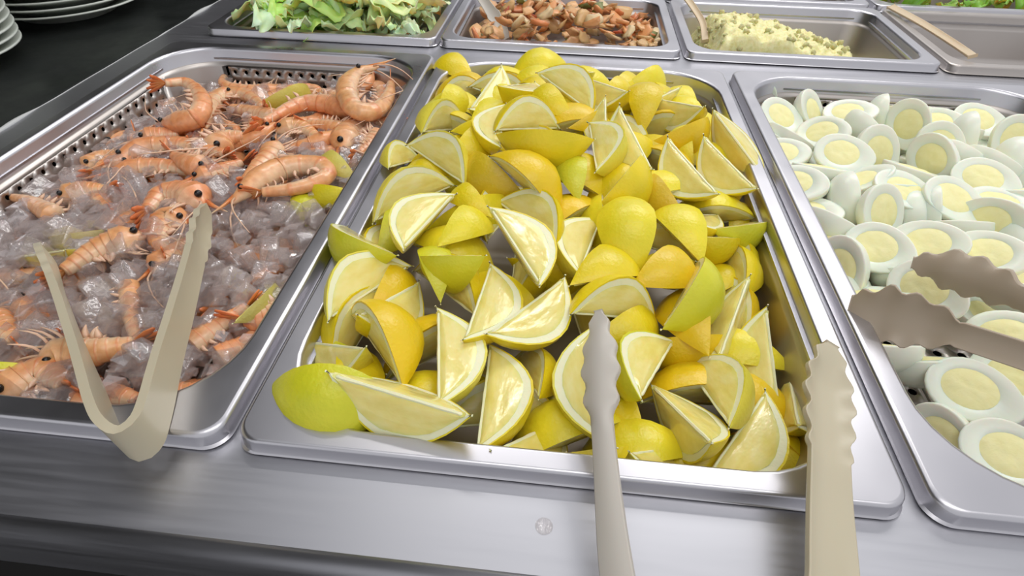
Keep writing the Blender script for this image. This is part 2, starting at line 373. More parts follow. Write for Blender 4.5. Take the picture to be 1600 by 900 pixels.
# ------------------------------------------------------------------ lemon wedges
LL, LR = .078, .0285
def lemon_r(t):      # t in -1..1 along the axis
    b = max(0.0, 1 - abs(t / .97) ** 2.0) ** .88
    nip = .10 * max(0.0, 1 - (abs(t) / 1.0) ** 6)
    return LR * max(b, nip * (0.9 if t > 0 else .7))
def wedge_meshes(half, seed):
    rnd = random.Random(seed); ns = 17; na = 9
    ts = [-math.cos(PI * i / (ns - 1)) for i in range(ns)]
    wob = lambda t, s: 1 + .035 * noise.noise(Vector((t * 2.1, s * 3.3, seed)))
    def shell(r0, r1, a_in=0.0):
        # closed sector between radius functions r0 < r1, angle -half..half
        vv = []; ff = []; n = 2 * na
        for t in ts:
            R = lemon_r(t) * wob(t, 0); hh = half - a_in
            a1 = min(r1(R), R); a0 = max(0, min(r0(R), a1 * .98))
            for k in range(na):
                a = -hh + 2 * hh * k / (na - 1)
                q = a1 * (1 + .02 * noise.noise(Vector((t * 4, a * 3, seed)))); vv.append(Vector((q * math.sin(a), t * LL / 2, q * math.cos(a))))
            for k in range(na):
                a = hh - 2 * hh * k / (na - 1)
                vv.append(Vector((a0 * math.sin(a), t * LL / 2, a0 * math.cos(a))))
        for i in range(ns - 1):
            for k in range(n): ff.append((i * n + k, (i + 1) * n + k, (i + 1) * n + (k + 1) % n, i * n + (k + 1) % n))
        ff.append(tuple(range(n))); ff.append(tuple((ns - 1) * n + k for k in range(n))[::-1])
        return vv, ff
    peel = MB(); peel.add(*shell(lambda R: R - .0013, lambda R: R))
    pith = MB(); pith.add(*shell(lambda R: R - .0013 - min(.0046, R * .45), lambda R: R - .0012, .004))
    # flesh: fans out from a blunt core edge; faces swell and dimple a little
    fl = MB(); vv = []; ff = []; nr = 6; ts2 = [t * .90 for t in ts]
    core = .0022
    for t in ts2:
        R = lemon_r(t) * wob(t, 0); rr = max(.0008, R - .0013 - min(.0044, R * .45)); c = min(core, rr * .6)
        ring = []
        for k in range(nr):   # side -half, core -> rim
            r = c + (rr - c) * k / (nr - 1); d = .0007 * noise.noise(Vector((t * 5, k * .9, seed + 9))) + (.0005 if 0 < k < nr - 1 else 0)
            ring.append(Vector((-r * math.sin(half), 0, r * math.cos(half))) + Vector((-math.cos(half), 0, -math.sin(half))) * d)
        for k in range(1, 4):
            a = -half + 2 * half * k / 4; ring.append(Vector((rr * math.sin(a), 0, rr * math.cos(a))))
        for k in range(nr - 1, -1, -1):
            r = c + (rr - c) * k / (nr - 1); d = .0007 * noise.noise(Vector((t * 5, k * .9, seed + 19))) + (.0005 if 0 < k < nr - 1 else 0)
            ring.append(Vector((r * math.sin(half), 0, r * math.cos(half))) + Vector((math.cos(half), 0, -math.sin(half))) * d)
        for p in ring: vv.append(p + Vector((0, t * LL / 2, 0)))
    n = 2 * nr + 3
    for i in range(ns - 1):
        for k in range(n): ff.append((i * n + k, (i + 1) * n + k, (i + 1) * n + (k + 1) % n, i * n + (k + 1) % n))
    ff.append(tuple(range(n))); ff.append(tuple((ns - 1) * n + k for k in range(n))[::-1])
    fl.add(vv, ff)
    # core strip joined to the pith
    cs = MB(); pts = []
    for t in [q * .86 for q in ts]: pts.append(Vector((.0006 * noise.noise(Vector((t * 6, 3, seed))), t * LL / 2, .0016)))
    pith.tube(pts, [.0006] + [.0010 + .0005 * noise.noise(Vector((i * .8, seed, 1))) for i in range(len(pts) - 2)] + [.0006], 6)
    res = []
    for nm, mbb, mt in (('peel', peel, M['peel']), ('pith', pith, M['pith']), ('flesh', fl, M['flesh'])):
        me = mbb.me(nm, mt); me.set_sharp_from_angle(angle=.9); res.append(me)
    return res
WV = [wedge_meshes(h, 11 + i) for i, h in enumerate((.50, .62, .70, .80, .56))]
YEL = (0.86, 0.66, 0.015); BRI = (0.90, 0.74, 0.03); ORA = (0.86, 0.58, 0.01); GRN = (0.70, 0.66, 0.03); PAL = (0.84, 0.72, 0.08)
def wedge(p1, p2, roll, var, color, hf, dz, label, group=None, size=1.0, name='lemon_wedge'):
    mx_, my_ = (p1[0] + p2[0]) / 2, (p1[1] + p2[1]) / 2
    rind = Vector((0, 0, 0)); ax = Vector((1, 0, 0)); sc = size
    Mp = on(mx_, my_, hf, dz)
    for it in range(6):
        D = (Mp - CAM).dot(FWD)
        e = (ray(*p2) - ray(*p1)) * D; l = e.length; toC = (CAM - Mp).normalized()
        e = e - toC * e.dot(toC); l = e.length; eh = e / l
        L = LL * size; c = l / L
        if c < 1:
            c = max(c, .5); s_ = math.sqrt(1 - c * c); sc = size * max(.75, min(1, l / L / c))
            a1 = eh * c + toC * s_; a2 = eh * c - toC * s_
            ax = a1 if abs(a1.z) < abs(a2.z) else a2
        else: ax = eh; sc = size * min(c, 1.3)
        v = (toC - ax * toC.dot(ax)).normalized(); wv = ax.cross(v)
        r = math.radians(roll); rind = v * math.cos(r) + wv * math.sin(r)
        Mp = on(mx_, my_, hf, dz - .45 * LR * sc * rind.z)
    xa = ax.cross(rind)
    R = Matrix((xa, ax, rind)).transposed()
    root = empty(name, Mp); root.rotation_euler = R.to_euler(); root.scale = (sc,) * 3
    tag(root, label, 'lemon', group)
    for nm, me in zip(('peel', 'pith', 'flesh'), WV[var]):
        o = link(nm, me, root); o.color = (*color, 1)
    return root
hL = grid_field([.01, .10, .20, .30], [.02, .15, .30, .42, .50],
                [[.004, -.016, -.032, -.048], [.000, .004, -.008, -.034], [.004, .026, .020, -.004], [.004, .022, .018, -.002], [-.006, .002, .000, -.016]])
G = 'cut lemon wedges heaped in the steel pan'
# p1, p2 in the photograph, rind roll, mesh, colour, height offset, label
LEM = [
((682,112),(742,134),-40,1,YEL,0,'lemon wedge, rind up, at the back left corner of the pan'),
((684,184),(718,150),0,3,BRI,0,'blunt bright lemon wedge end by the left wall near the back'),
((733,170),(785,98),125,1,PAL,0,'slender pale lemon wedge standing point up at the back left'),
((778,134),(838,128),60,2,YEL,0,'short lemon wedge with squared top edge behind the pale half ring'),
((795,128),(890,104),-50,2,BRI,0,'bright domed lemon rind at the very back middle of heap'),
((836,112),(925,178),-145,3,YEL,.008,'large lemon wedge with whitish cut face at top of heap'),
((790,160),(783,230),125,1,YEL,0,'narrow upright lemon crescent with white rim left of the half ring'),
((774,205),(880,202),-122,1,YEL,.006,'lemon slice face under a white half ring, above the long rind'),
((832,166),(897,192),-30,0,YEL,0,'thin strip of yellow rind right of the half ring'),
((773,210),(930,218),35,3,YEL,.012,'big lemon wedge with smooth yellow rind across the heap centre'),
((632,225),(725,290),-122,2,PAL,.004,'half moon lemon face hanging toward the left rim'),
((660,208),(732,202),-115,1,PAL,0,'small whitish lemon wedge just above the left half moon'),
((612,262),(655,250),-125,0,PAL,0,'little pale lemon end poking out over the left rim'),
((584,348),(716,288),-118,3,PAL,.004,'wide round lemon face with pale pulp on the left rim'),
((716,299),(632,388),150,1,PAL,.010,'narrow pointed wedge lying across the wide round lemon face'),
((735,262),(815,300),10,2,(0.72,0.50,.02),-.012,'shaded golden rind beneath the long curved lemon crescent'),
((762,242),(874,348),-55,2,ORA,.010,'long glossy orange yellow crescent of lemon rind at centre'),
((772,312),(866,388),-125,2,YEL,0,'lemon face with round white rim under the glossy crescent'),
((760,318),(842,445),-150,1,YEL,.016,'long pale lemon wedge lying upright at the heap centre front'),
((686,385),(756,362),-30,1,BRI,-.002,'small bright rind hump left of the long pale wedge'),
((722,318),(760,336),-20,0,YEL,-.004,'tiny yellow lemon tip beside the round white rimmed face'),
((539,352),(618,398),50,2,GRN,.002,'greenish lemon wedge with its point over the left rim'),
((516,500),(650,412),-118,0,PAL,.004,'long pale lemon slice slanting on the left side'),
((562,490),(660,436),122,1,YEL,-.004,'lemon slice face tucked below the long slanting slice'),
((543,485),(628,604),-62,2,ORA,.010,'bright orange yellow lemon crescent near the front left'),
((478,532),(570,542),118,1,PAL,-.008,'lemon wedge tip with white rim reaching toward the left wall'),
((668,402),(688,472),-15,0,GRN,-.002,'narrow upright greenish rind between two slices at left'),
((674,402),(756,400),38,2,GRN,0,'squat greenish lemon wedge with flat top left of centre'),
((768,405),(724,528),-118,2,YEL,0,'tall triangular lemon face with rind at its foot'),
((762,520),(888,428),122,3,YEL,.002,'broad golden lemon face in the middle front'),
((682,472),(682,630),-124,1,PAL,.006,'tall upright pale lemon slice in the front left'),
((765,528),(742,702),-110,1,YEL,0,'tall lemon wedge leaning on the front rim, face to the right'),
((702,632),(758,568),-40,1,BRI,-.010,'bright rind sliver left of the tall leaning wedge'),
((418,606),(640,634),6,2,GRN,.004,'big green yellow lemon wedge with its point on the front left corner'),
((506,580),(736,650),158,1,YEL,.020,'large lemon wedge in front left with white ridge facing up'),
((520,568),(600,584),0,1,GRN,-.018,'shaded rind under the front left orange crescent'),
((772,702),(884,650),120,2,YEL,-.010,'shaded lemon face low against the front rim'),
((922,503),(962,694),122,3,PAL,.006,'round white rimmed lemon face behind the left tong arm'),
((893,492),(1030,503),-112,2,YEL,.006,'lemon wedge with broad white rim above the left tong tip'),
((943,338),(908,428),118,1,PAL,0,'lemon wedge with hollow pale face left of the big rind'),
((974,306),(988,440),0,3,BRI,.012,'biggest bright yellow rind facing the camera at right of centre'),
((1022,344),(1096,412),-40,1,BRI,.004,'bright rind just right of the biggest yellow rind'),
((1074,370),(1142,370),38,1,YEL,-.004,'shaded yellow rind below the right side slices'),
((1113,358),(1182,346),40,1,GRN,0,'lime tinted lemon tip pointing at the right wall'),
((1070,334),(1114,334),70,1,YEL,-.002,'small squared lemon wedge under the golden slices at right'),
((1112,405),(1160,462),-95,1,YEL,-.006,'small lemon wedge with pale top near the right wall'),
((1090,405),(1036,512),-55,3,GRN,.010,'lime tinted lemon wedge with brownish cut face at right'),
((988,447),(1070,432),-22,2,ORA,.004,'orange yellow lemon rind below the biggest rind'),
((1062,474),(1106,554),0,2,ORA,-.002,'deep orange lemon rind in the right front'),
((893,446),(988,446),-48,1,YEL,.002,'arched yellow rind above the broad white rim'),
((1174,425),(1125,560),168,0,PAL,0,'ragged whitish lemon wedge standing along the right wall'),
((1198,472),(1222,655),130,1,YEL,-.002,'tall upright lemon slice at the right front'),
((1200,604),(1098,748),-124,2,YEL,.004,'large lemon face at the front right corner of heap'),
((1236,700),(1196,756),0,1,YEL,-.010,'low yellow rind in the shaded front right corner'),
((985,706),(1076,694),112,2,PAL,-.006,'lemon wedge with white rim low beside the left tong arm'),
((1010,594),(1108,688),172,1,YEL,.006,'short chunky lemon wedge with ridge up in the right front'),
((1058,528),(1004,622),116,2,GRN,.004,'lemon wedge with thick white rim and green side, right of tong head'),
((1062,562),(1136,664),-120,2,PAL,.004,'cream faced lemon wedge right of the chunky one'),
((1226,548),(1248,664),176,0,PAL,-.006,'ragged white pithy lemon strip beside the tall right slice'),
((890,708),(986,716),20,1,YEL,-.018,'shaded lemon rind behind the left tong arm at the rim'),
((910,118),(982,142),110,1,YEL,0,'pale gold lemon wedge at the back right of the white face'),
((974,136),(1028,132),-8,2,BRI,0,'round bright rind at the back right of heap'),
((884,104),(914,112),160,0,PAL,0,'tiny white lemon tip on the back rim'),
((1022,156),(1064,136),160,0,PAL,-.002,'small white lemon point at the back right'),
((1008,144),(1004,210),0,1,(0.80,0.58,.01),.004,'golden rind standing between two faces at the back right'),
((1020,152),(1100,166),122,2,YEL,0,'lemon face with upturned tip at the back right'),
((946,148),(948,212),155,0,PAL,.002,'upright pale lemon sliver right of the large white face'),
((966,160),(1020,264),130,1,PAL,.006,'long upright lemon slice with white left rim, back right'),
((918,188),(930,268),-112,2,PAL,.006,'lemon wedge with wet shining face right of the long rind'),
((1012,224),(1102,188),30,1,ORA,.002,'long orange yellow rind slanting up to the right'),
((1040,210),(1122,302),130,2,YEL,.010,'golden lemon slice with white rim, left of the right hand pair'),
((1096,208),(1182,294),134,2,YEL,.008,'golden lemon slice with white rim, right of the right hand pair'),
((1063,214),(1082,252),0,0,BRI,0,'bright rind sliver between the pair of golden slices'),
((1112,168),(1194,276),165,1,YEL,.006,'long lemon wedge leaning over the right rim'),
((893,260),(904,314),0,1,GRN,.002,'small triangular rind below the wet shining face'),
((998,246),(926,332),-40,2,YEL,.002,'curved yellow rind sweeping down under the wet face'),
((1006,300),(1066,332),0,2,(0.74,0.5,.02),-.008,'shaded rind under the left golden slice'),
((888,200),(938,190),0,0,ORA,-.006,'orange rind peeking out below the large white face'),
((700,250),(760,232),-20,1,YEL,-.006,'yellow rind hidden between half moon face and long rind'),
((1140,378),(1150,330),20,1,YEL,-.018,'rind low beside the right wall under the pair of slices'),
((1100,470),(1150,440),-30,1,YEL,-.014,'shaded rind between lime tinted wedge and ragged wedge'),
((800,560),(840,620),-100,2,YEL,-.014,'shaded lemon face left of the round white rimmed one'),
((1150,560),(1120,620),0,1,YEL,-.018,'shaded rind left of the tall right slice'),
((640,340),(590,400),0,2,GRN,-.012,'greenish rind underneath the wide round face'),
((950,640),(1000,680),-20,1,YEL,-.018,'dark rind low behind the round white rimmed face'),
]
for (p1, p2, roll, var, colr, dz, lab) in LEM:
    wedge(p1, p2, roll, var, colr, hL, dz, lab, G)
# the layer beneath, glimpsed in the gaps
rnd = random.Random(3)
k = 0
for iy in range(11):
    for ix in range(7):
        x = .045 + ix * .039 + rnd.uniform(-.008, .008); y = .05 + iy * .0425 + rnd.uniform(-.008, .008)
        z = hL(x, y) - .023 + rnd.uniform(-.004, .004); z = max(z, -.062)
        r = empty('lemon_wedge', (x, y, z)); r.rotation_euler = (rnd.uniform(-.4, .4), rnd.uniform(-1.6, 1.6), rnd.uniform(0, 6.3))
        tag(r, 'lemon wedge buried in the lower layer of the heap', 'lemon', 'buried lemon wedges')
        for nm, me in zip(('peel', 'pith', 'flesh'), WV[k % 5]):
            o = link(nm, me, r); o.color = (*rnd.choice([YEL, YEL, ORA, BRI]), 1)
        k += 1

# ------------------------------------------------------------------ egg halves
def egg_meshes(seed):
    rnd = random.Random(seed); n = 28; m = 9
    Le, We, De = .0262, .0198, .0185
    off = rnd.uniform(-.0015, .0015)
    def rim(k, s):     # s = scale 0..1 of the outline
        a = 2 * PI * k / n; y = math.sin(a); x = math.cos(a) * (1 - .13 * y)
        return We * x * s, Le * y * s
    vv = []; ff = []
    # dome below the cut plane, rounded lip, then the flat cut face
    rows = []
    for i in range(m):
        a = PI / 2 * i / (m - 1); rows.append((math.sin(a), -De * math.cos(a) - .0006))
    rows[0] = (.02, -De - .0006)
    rows += [(.998, .0001), (.975, .0007), (.93, .0008)]
    for s, z in rows:
        for k in range(n):
            x, y = rim(k, s); vv.append(Vector((x, y, z + .0004 * noise.noise(Vector((x * 90, y * 90, seed))))))
    ya, yb = .0128, .0150; yy = -.002 + off
    for s in (1.03, .99):
        for k in range(n):
            a = 2 * PI * k / n; vv.append(Vector((ya * s * math.cos(a), yy + yb * s * math.sin(a), .0008 if s > 1 else .0002)))
    R = len(rows) + 2
    for i in range(R - 1):
        for k in range(n): ff.append((i * n + k, i * n + (k + 1) % n, (i + 1) * n + (k + 1) % n, (i + 1) * n + k))
    ff.append(tuple(range(n))[::-1]); ff.append(tuple((R - 1) * n + k for k in range(n)))
    white = mesh_data('white', vv, ff, M['eggwhite'])
    vv = []; ff = []; q = 6
    for i in range(q):
        s = 1 - i / q
        for k in range(n):
            a = 2 * PI * k / n; vv.append(Vector((ya * s * math.cos(a), yy + yb * s * math.sin(a), .0004 + .0014 * (1 - s ** 4) + .0005 * noise.noise(Vector((s * 3 * math.cos(a), s * 3 * math.sin(a), seed))))))
    vv.append(Vector((0, yy, .0018)))
    for i in range(q - 1):
        for k in range(n): ff.append((i * n + k, i * n + (k + 1) % n, (i + 1) * n + (k + 1) % n, (i + 1) * n + k))
    for k in range(n): ff.append(((q - 1) * n + k, (q - 1) * n + (k + 1) % n, q * n))
    yolk = mesh_data('yolk', vv, ff, M['yolk'])
    return white, yolk
EV = [egg_meshes(s) for s in range(5)]
hE = grid_field([.35, .45, .55, .65], [.02, .10, .20, .35, .50],
                [[-.044, -.040, -.036, -.034], [-.044, -.038, -.032, -.028], [-.034, -.022, -.016, -.014], [-.026, -.016, -.012, -.012], [-.026, -.024, -.022, -.022]])
GE = 'halved boiled eggs in the perforated pan'
def egg(cx, cy, ang, th, ph, dz, label, size=1.0, group=GE):
    n_ = Vector((0, 0, 1))
    P = on(cx, cy, hE, dz)
    for _ in range(3):
        toC = (CAM - P).normalized(); rt = (RIGHT - toC * RIGHT.dot(toC)).normalized(); dn = -(UP - toC * UP.dot(toC)).normalized(); dn = (dn - rt * dn.dot(rt)).normalized()
        t, p_ = math.radians(th), math.radians(ph)
        n_ = toC * math.cos(t) + (rt * math.cos(p_) + dn * math.sin(p_)) * math.sin(t)
        u = rt * math.cos(math.radians(ang)) + dn * math.sin(math.radians(ang))
        ax = (u - n_ * u.dot(n_)).normalized()
        P = on(cx, cy, hE, dz + .008 * n_.z * size)
    R = Matrix((ax.cross(n_), ax, n_)).transposed()
    root = empty('egg_half', P); root.rotation_euler = R.to_euler(); root.scale = (size,) * 3
    tag(root, label, 'egg', group)
    wv = EV[random.randrange(5)]
    link('white', wv[0], root); link('yolk', wv[1], root)
    return root
EGG = [
(1185,157,75,22,90,0,'egg half, yolk to the camera, at the back left corner'),
(1224,183,40,45,-50,0,'egg half tilted right, beside the back left corner egg'),
(1271,176,50,62,-20,0,'egg half seen mostly from behind, third from the back left'),
(1329,174,0,52,-90,.002,'egg half lying flat near the middle of the back edge'),
(1206,204,28,84,-60,-.004,'thin edge of an egg half under the back left pair'),
(1356,204,30,120,-40,0,'white egg back below the flat egg at the back edge'),
(1419,195,75,14,180,.004,'egg half with large round yolk at the back centre'),
(1462,192,8,40,-90,0,'egg half right of the large round yolk at the back'),
(1533,188,15,44,-60,0,'egg half at the back right with yolk turned up'),
(1516,217,60,108,0,.004,'smooth white egg back in front of the back right egg'),
(1584,222,100,30,0,.002,'upright egg half at the right edge near the back'),
(1286,206,20,42,-110,0,'small egg half behind the big oval one on the left'),
(1320,240,15,34,-70,.006,'big oval egg half with wide yolk in the left back area'),
(1222,238,4,46,-90,-.002,'egg half flat against the left wall, upper one'),
(1286,262,18,88,-80,0,'long smooth egg back under the big oval half'),
(1246,286,20,40,-100,.002,'egg half against the left wall, with blunt yolk'),
(1374,238,62,34,0,.002,'egg half right of the big oval one'),
(1346,279,-30,62,-110,0,'egg half with golden yolk edge leaning to the left'),
(1430,265,26,88,-70,.002,'long white egg back in the middle of the heap'),
(1471,232,60,20,0,.004,'egg half with bright yolk, upper one of the joined pair'),
(1456,250,45,30,180,.006,'egg half with bright yolk, lower one of the joined pair'),
(1416,297,40,52,-60,.004,'egg half with lopsided yolk at centre of pan'),
(1328,313,32,112,0,0,'white egg back left of the centre of the pan'),
(1381,337,80,46,0,.004,'upright egg half with narrow yolk near the centre'),
(1266,330,18,52,-90,-.006,'egg half low beside the left wall, middle height'),
(1311,350,45,104,-60,-.002,'smooth egg back left of the upright narrow yolk'),
(1495,313,42,46,-50,.006,'egg half with steep yolk right of centre'),
(1541,280,32,38,-70,.004,'egg half with oval yolk in the right part'),
(1568,318,30,58,-70,.002,'egg half turned up, near the right edge'),
(1546,348,0,18,180,.006,'egg half with round grey rimmed yolk at right'),
(1592,366,40,112,20,.002,'white egg back touching the right edge'),
(1290,370,10,66,-90,-.006,'thin egg half beside the left wall, lowest of three'),
(1374,388,35,26,-90,.004,'egg half with round yolk, left one of the front middle pair'),
(1450,380,4,30,-90,.006,'egg half with wide oval yolk, right one of the front middle pair'),
(1543,396,15,34,-90,.006,'large egg half with broken orange tinged yolk behind the tong'),
(1313,420,75,34,180,-.002,'egg half by the left wall just above the tongs'),
(1450,453,42,20,-90,.006,'egg half held between the two tong jaws'),
(1361,462,0,70,-90,-.004,'thin egg half under the tip of the lower tong jaw'),
(1372,542,25,90,-90,-.006,'narrow egg edge beneath the lower tong jaw'),
(1523,612,38,26,-60,.002,'large egg half on the bare holes in front of the tongs'),
(1590,588,32,24,-90,0,'egg half at the right edge in front of the tongs'),
(1472,684,52,30,165,-.010,'egg half nearest the front left corner of its pan',.86),
(1580,712,46,24,-60,.003,'front most egg half at the right edge',.94),
(1580,526,15,32,-90,.002,'egg half between tong handle and right edge'),
(1440,562,20,85,-90,-.012,'flat egg edge under the neck of the lower tong arm'),
(1590,258,60,130,0,0,'smooth white egg back at the right edge, upper part'),
(1505,245,40,120,-60,-.004,'white egg back between the joined pair and the right yolk'),
(1553,252,10,115,-60,-.004,'small white egg back behind the right oval yolk'),
(1462,338,60,100,0,-.006,'upright egg back behind the front middle pair'),
(1424,345,40,105,180,-.008,'shaded egg back left of the upright one'),
(1380,186,60,100,0,-.002,'slim egg back left of the large round yolk'),
(1420,174,0,110,-90,-.004,'egg back peeking over the large round yolk'),
(1237,212,-10,100,-60,-.006,'white egg back between the left wall pair and corner egg'),
(1597,298,30,90,-90,0,'egg back cut by the right edge in the middle'),
(1384,292,-20,95,-90,-.004,'egg back squeezed below the long white one'),
(1604,452,15,100,-90,.002,'egg back behind the upper tong arm at the right edge'),
(1500,352,20,100,-90,-.008,'shaded egg back below the steep yolk'),
(1420,425,10,100,-90,-.010,'egg back in the shade behind the upper jaw'),
(1488,205,10,100,-90,-.006,'white egg back under the back row'),
]
for e in EGG: egg(*e)
rnd = random.Random(5)
for iy in range(9):
    for ix in range(6):
        x = .372 + ix * .050 + rnd.uniform(-.006, .006); y = .20 + iy * .037 + rnd.uniform(-.006, .006)
        if x > .6 and y < .25: continue
        if y > .495: continue
        r = empty('egg_half', (x, y, max(-.050, min(-.040, hE(x, y) - .024)))); up = rnd.random() < .5
        r.rotation_euler = (rnd.uniform(-.5, .5) + (0 if up else PI), rnd.uniform(-.5, .5), rnd.uniform(0, 6.3)); r.scale = (.95,) * 3
        tag(r, 'egg half buried in the lower layer of eggs', 'egg', 'buried egg halves')
        wv = EV[rnd.randrange(5)]; link('white', wv[0], r); link('yolk', wv[1], r)

# ------------------------------------------------------------------ shrimps
hS = grid_field([-.32, -.24, -.12, -.02], [.02, .12, .25, .38, .50],
                [[-.030, -.026, -.020, -.022], [-.030, -.024, -.018, -.018], [-.036, -.026, -.018, -.018], [-.040, -.026, -.020, -.020], [-.044, -.034, -.030, -.026]])
def catmull(P, n):
    P = [P[0] * 2 - P[1]] + P + [P[-1] * 2 - P[-2]]; out = []
    segs = len(P) - 3
    for i in range(n):
        u = i / (n - 1) * segs; k = min(int(u), segs - 1); t = u - k
        a, b_, c, d = P[k:k + 4]
        out.append(.5 * ((2 * b_) + (c - a) * t + (2 * a - 5 * b_ + 4 * c - d) * t * t + (3 * b_ - a - 3 * c + d) * t ** 3))
    # even spacing
    L = [0]
    for i in range(1, n): L.append(L[-1] + (out[i] - out[i - 1]).length)
    res = []; j = 0
    for i in range(n):
        s = L[-1] * i / (n - 1)
        while j < n - 2 and L[j + 1] < s: j += 1
        t = (s - L[j]) / max(1e-9, L[j + 1] - L[j]); res.append(out[j].lerp(out[j + 1], min(1, t)))
    return res, L[-1]
def shrimp(P, side, label, group, rad=.0082, hue=0.0, headed=True, nrm=None, tilt=0.0, seed=0, tail=True):
    rnd = random.Random(seed); n = 44
    pts, L = catmull(P, n)
    org = pts[n // 2].copy(); pts = [p - org for p in pts]
    toC = (CAM - org).normalized()
    Nn = nrm or (Vector((0, 0, 1)) * .6 + toC * .4).normalized()
    O = Vector((0.89, 0.37 - hue * .09, 0.12 - hue * .04)); Rd = Vector((0.80, 0.18, 0.05)); C = Vector((0.92, 0.70, 0.47))
    hs = .36 if headed else 0.0
    root = empty('shrimp', org); tag(root, label, 'shrimp', group)
    T = []; V = []; NN = []
    for i in range(n):
        t = (pts[min(i + 1, n - 1)] - pts[max(i - 1, 0)]).normalized()
        v = t.cross(Nn).normalized() * side
        q = v.cross(t).normalized()
        T.append(t); V.append(v); NN.append(q)
    def rprof(u):
        if headed and u < hs:
            q = u / hs; return rad * (0.12 + .98 * min(1, q * 1.55) ** .75) * (1 + .06 * math.sin(PI * q))
        q = (u - hs) / (1 - hs)
        base = rad * (1.05 - .62 * q ** 1.15); 
        return base
    def body(i0, i1, nm, seg):
        mbx = MB(); vv = []; ff = []; cc = []; nr = 12; rows = []
        steps = (i1 - i0) * 3
        for s in range(steps + 1):
            f = i0 + (i1 - i0) * s / steps; a = int(min(f, n - 2)); fr = f - a
            p = pts[a].lerp(pts[a + 1], fr); v = V[a].lerp(V[a + 1], fr); q = NN[a].lerp(NN[a + 1], fr); u = f / (n - 1)
            r = rprof(u); red = 0
            if seg:
                ph = ((u - hs) / (1 - hs) * 6.2) % 1.0; r *= 1.0 + .085 * (ph - .5); red = 1 if ph > .84 else 0
            for k in range(nr):
                an = 2 * PI * k / nr; cv, sv = math.cos(an), math.sin(an)
                rv = r * (1.12 if cv < 0 else .92)
                pp = p + v * (rv * cv) + q * (r * .86 * sv)
                pp += (v * cv + q * sv) * (r * .05 * noise.noise(pp * 160 + Vector((seed, 0, 0))))
                vv.append(pp)
                vent = max(0, min(1, (cv + .15) * 1.1)); st = .5 + .5 * noise.noise(pp * 230 + Vector((seed, 3, 0)))
                c = O.lerp(C, min(1, vent * .75 + .45 * st)); 
                if red: c = c.lerp(Rd, .35)
                if not seg: c = c.lerp(O, .2)
                cc.append(c)
        for s in range(steps):
            for k in range(nr): ff.append((s * nr + k, s * nr + (k + 1) % nr, (s + 1) * nr + (k + 1) % nr, (s + 1) * nr + k))
        ff.append(tuple(range(nr))[::-1]); ff.append(tuple(steps * nr + k for k in range(nr)))
        mbx.add(vv, ff, cc)
        return link(nm, mbx.me(nm, M['shell']), root)
    ih = int(hs * (n - 1))
    if headed:
        hd = body(0, ih, 'head', False)
        # rostrum spike
        mbx = MB(); t = -T[0]
        mbx.tube([pts[3] - V[3] * rprof(3 / n) * .7, pts[0] + t * rad * .6 - V[0] * rad * .35, pts[0] + t * rad * 2.0 - V[0] * rad * .5], [rad * .22, rad * .14, rad * .03], 5, [Rd, O, C])
        link('rostrum', mbx.me('rostrum', M['shell']), root)
        for sg in (-1, 1):
            c = pts[4] + NN[4] * (sg * rprof(4 / n) * 1.0) - V[4] * rad * .25
            vv = []; ff = []
            for i in range(7):
                for k in range(10):
                    a = PI * i / 6; b2 = 2 * PI * k / 10; vv.append(c + Vector((math.sin(a) * math.cos(b2), math.sin(a) * math.sin(b2), math.cos(a))) * rad * .25)
            for i in range(6):
                for k in range(10): ff.append((i * 10 + k, i * 10 + (k + 1) % 10, (i + 1) * 10 + (k + 1) % 10, (i + 1) * 10 + k))
            link('eye', mesh_data('eye', vv, ff, M['eye']), root)
            # antenna
            mbx = MB(); A = pts[1] + NN[1] * sg * rad * .3; pl = [A]; d = (-T[0] + V[0] * rnd.uniform(.0, .8) + NN[0] * sg * .3 + Vector((0, 0, .15))).normalized()
            for q in range(7):
                d = (d + V[0] * rnd.uniform(.05, .32) - Vector((0, 0, .06)) + NN[0] * rnd.uniform(-.1, .1)).normalized(); pl.append(pl[-1] + d * rad * .75)
            mbx.tube(pl, [rad * .09 * (1 - .08 * q) for q in range(8)], 4)
            link('antenna', mbx.me('antenna', M['leg']), root)
    body(ih, n - 1, 'abdomen', True)
    # legs on the ventral side
    spots = ([(.16, 1.9), (.21, 2.1), (.26, 2.1), (.31, 1.9)] if headed else []) + [(hs + .08 + .13 * k * (1 - hs) , 1.15 - .1 * k) for k in range(4)]
    for j, (u, ln) in enumerate(spots):
        i = int(u * (n - 1)); sg = 1 if j % 2 else -1
        for sg in (-1, 1):
            A = pts[i] + V[i] * rprof(u) * .75 + NN[i] * sg * rad * .3
            pl = [A]; d = (V[i] * .9 + NN[i] * sg * .35 - T[i] * rnd.uniform(-.1, .5)).normalized()
            for q in range(4):
                d = (d + (T[i] * rnd.uniform(-.1, .35) if not (headed and u < hs) else -T[i] * rnd.uniform(.1, .5))).normalized(); pl.append(pl[-1] + d * rad * ln * .20)
            flat = 1.0 if (headed and u < hs) else 2.0
            mbx = MB(); mbx.tube(pl, [rad * .8 * w_ * flat for w_ in (.12, .13, .11, .07, .02)], 4)
            link('leg', mbx.me('leg', M['leg']), root)
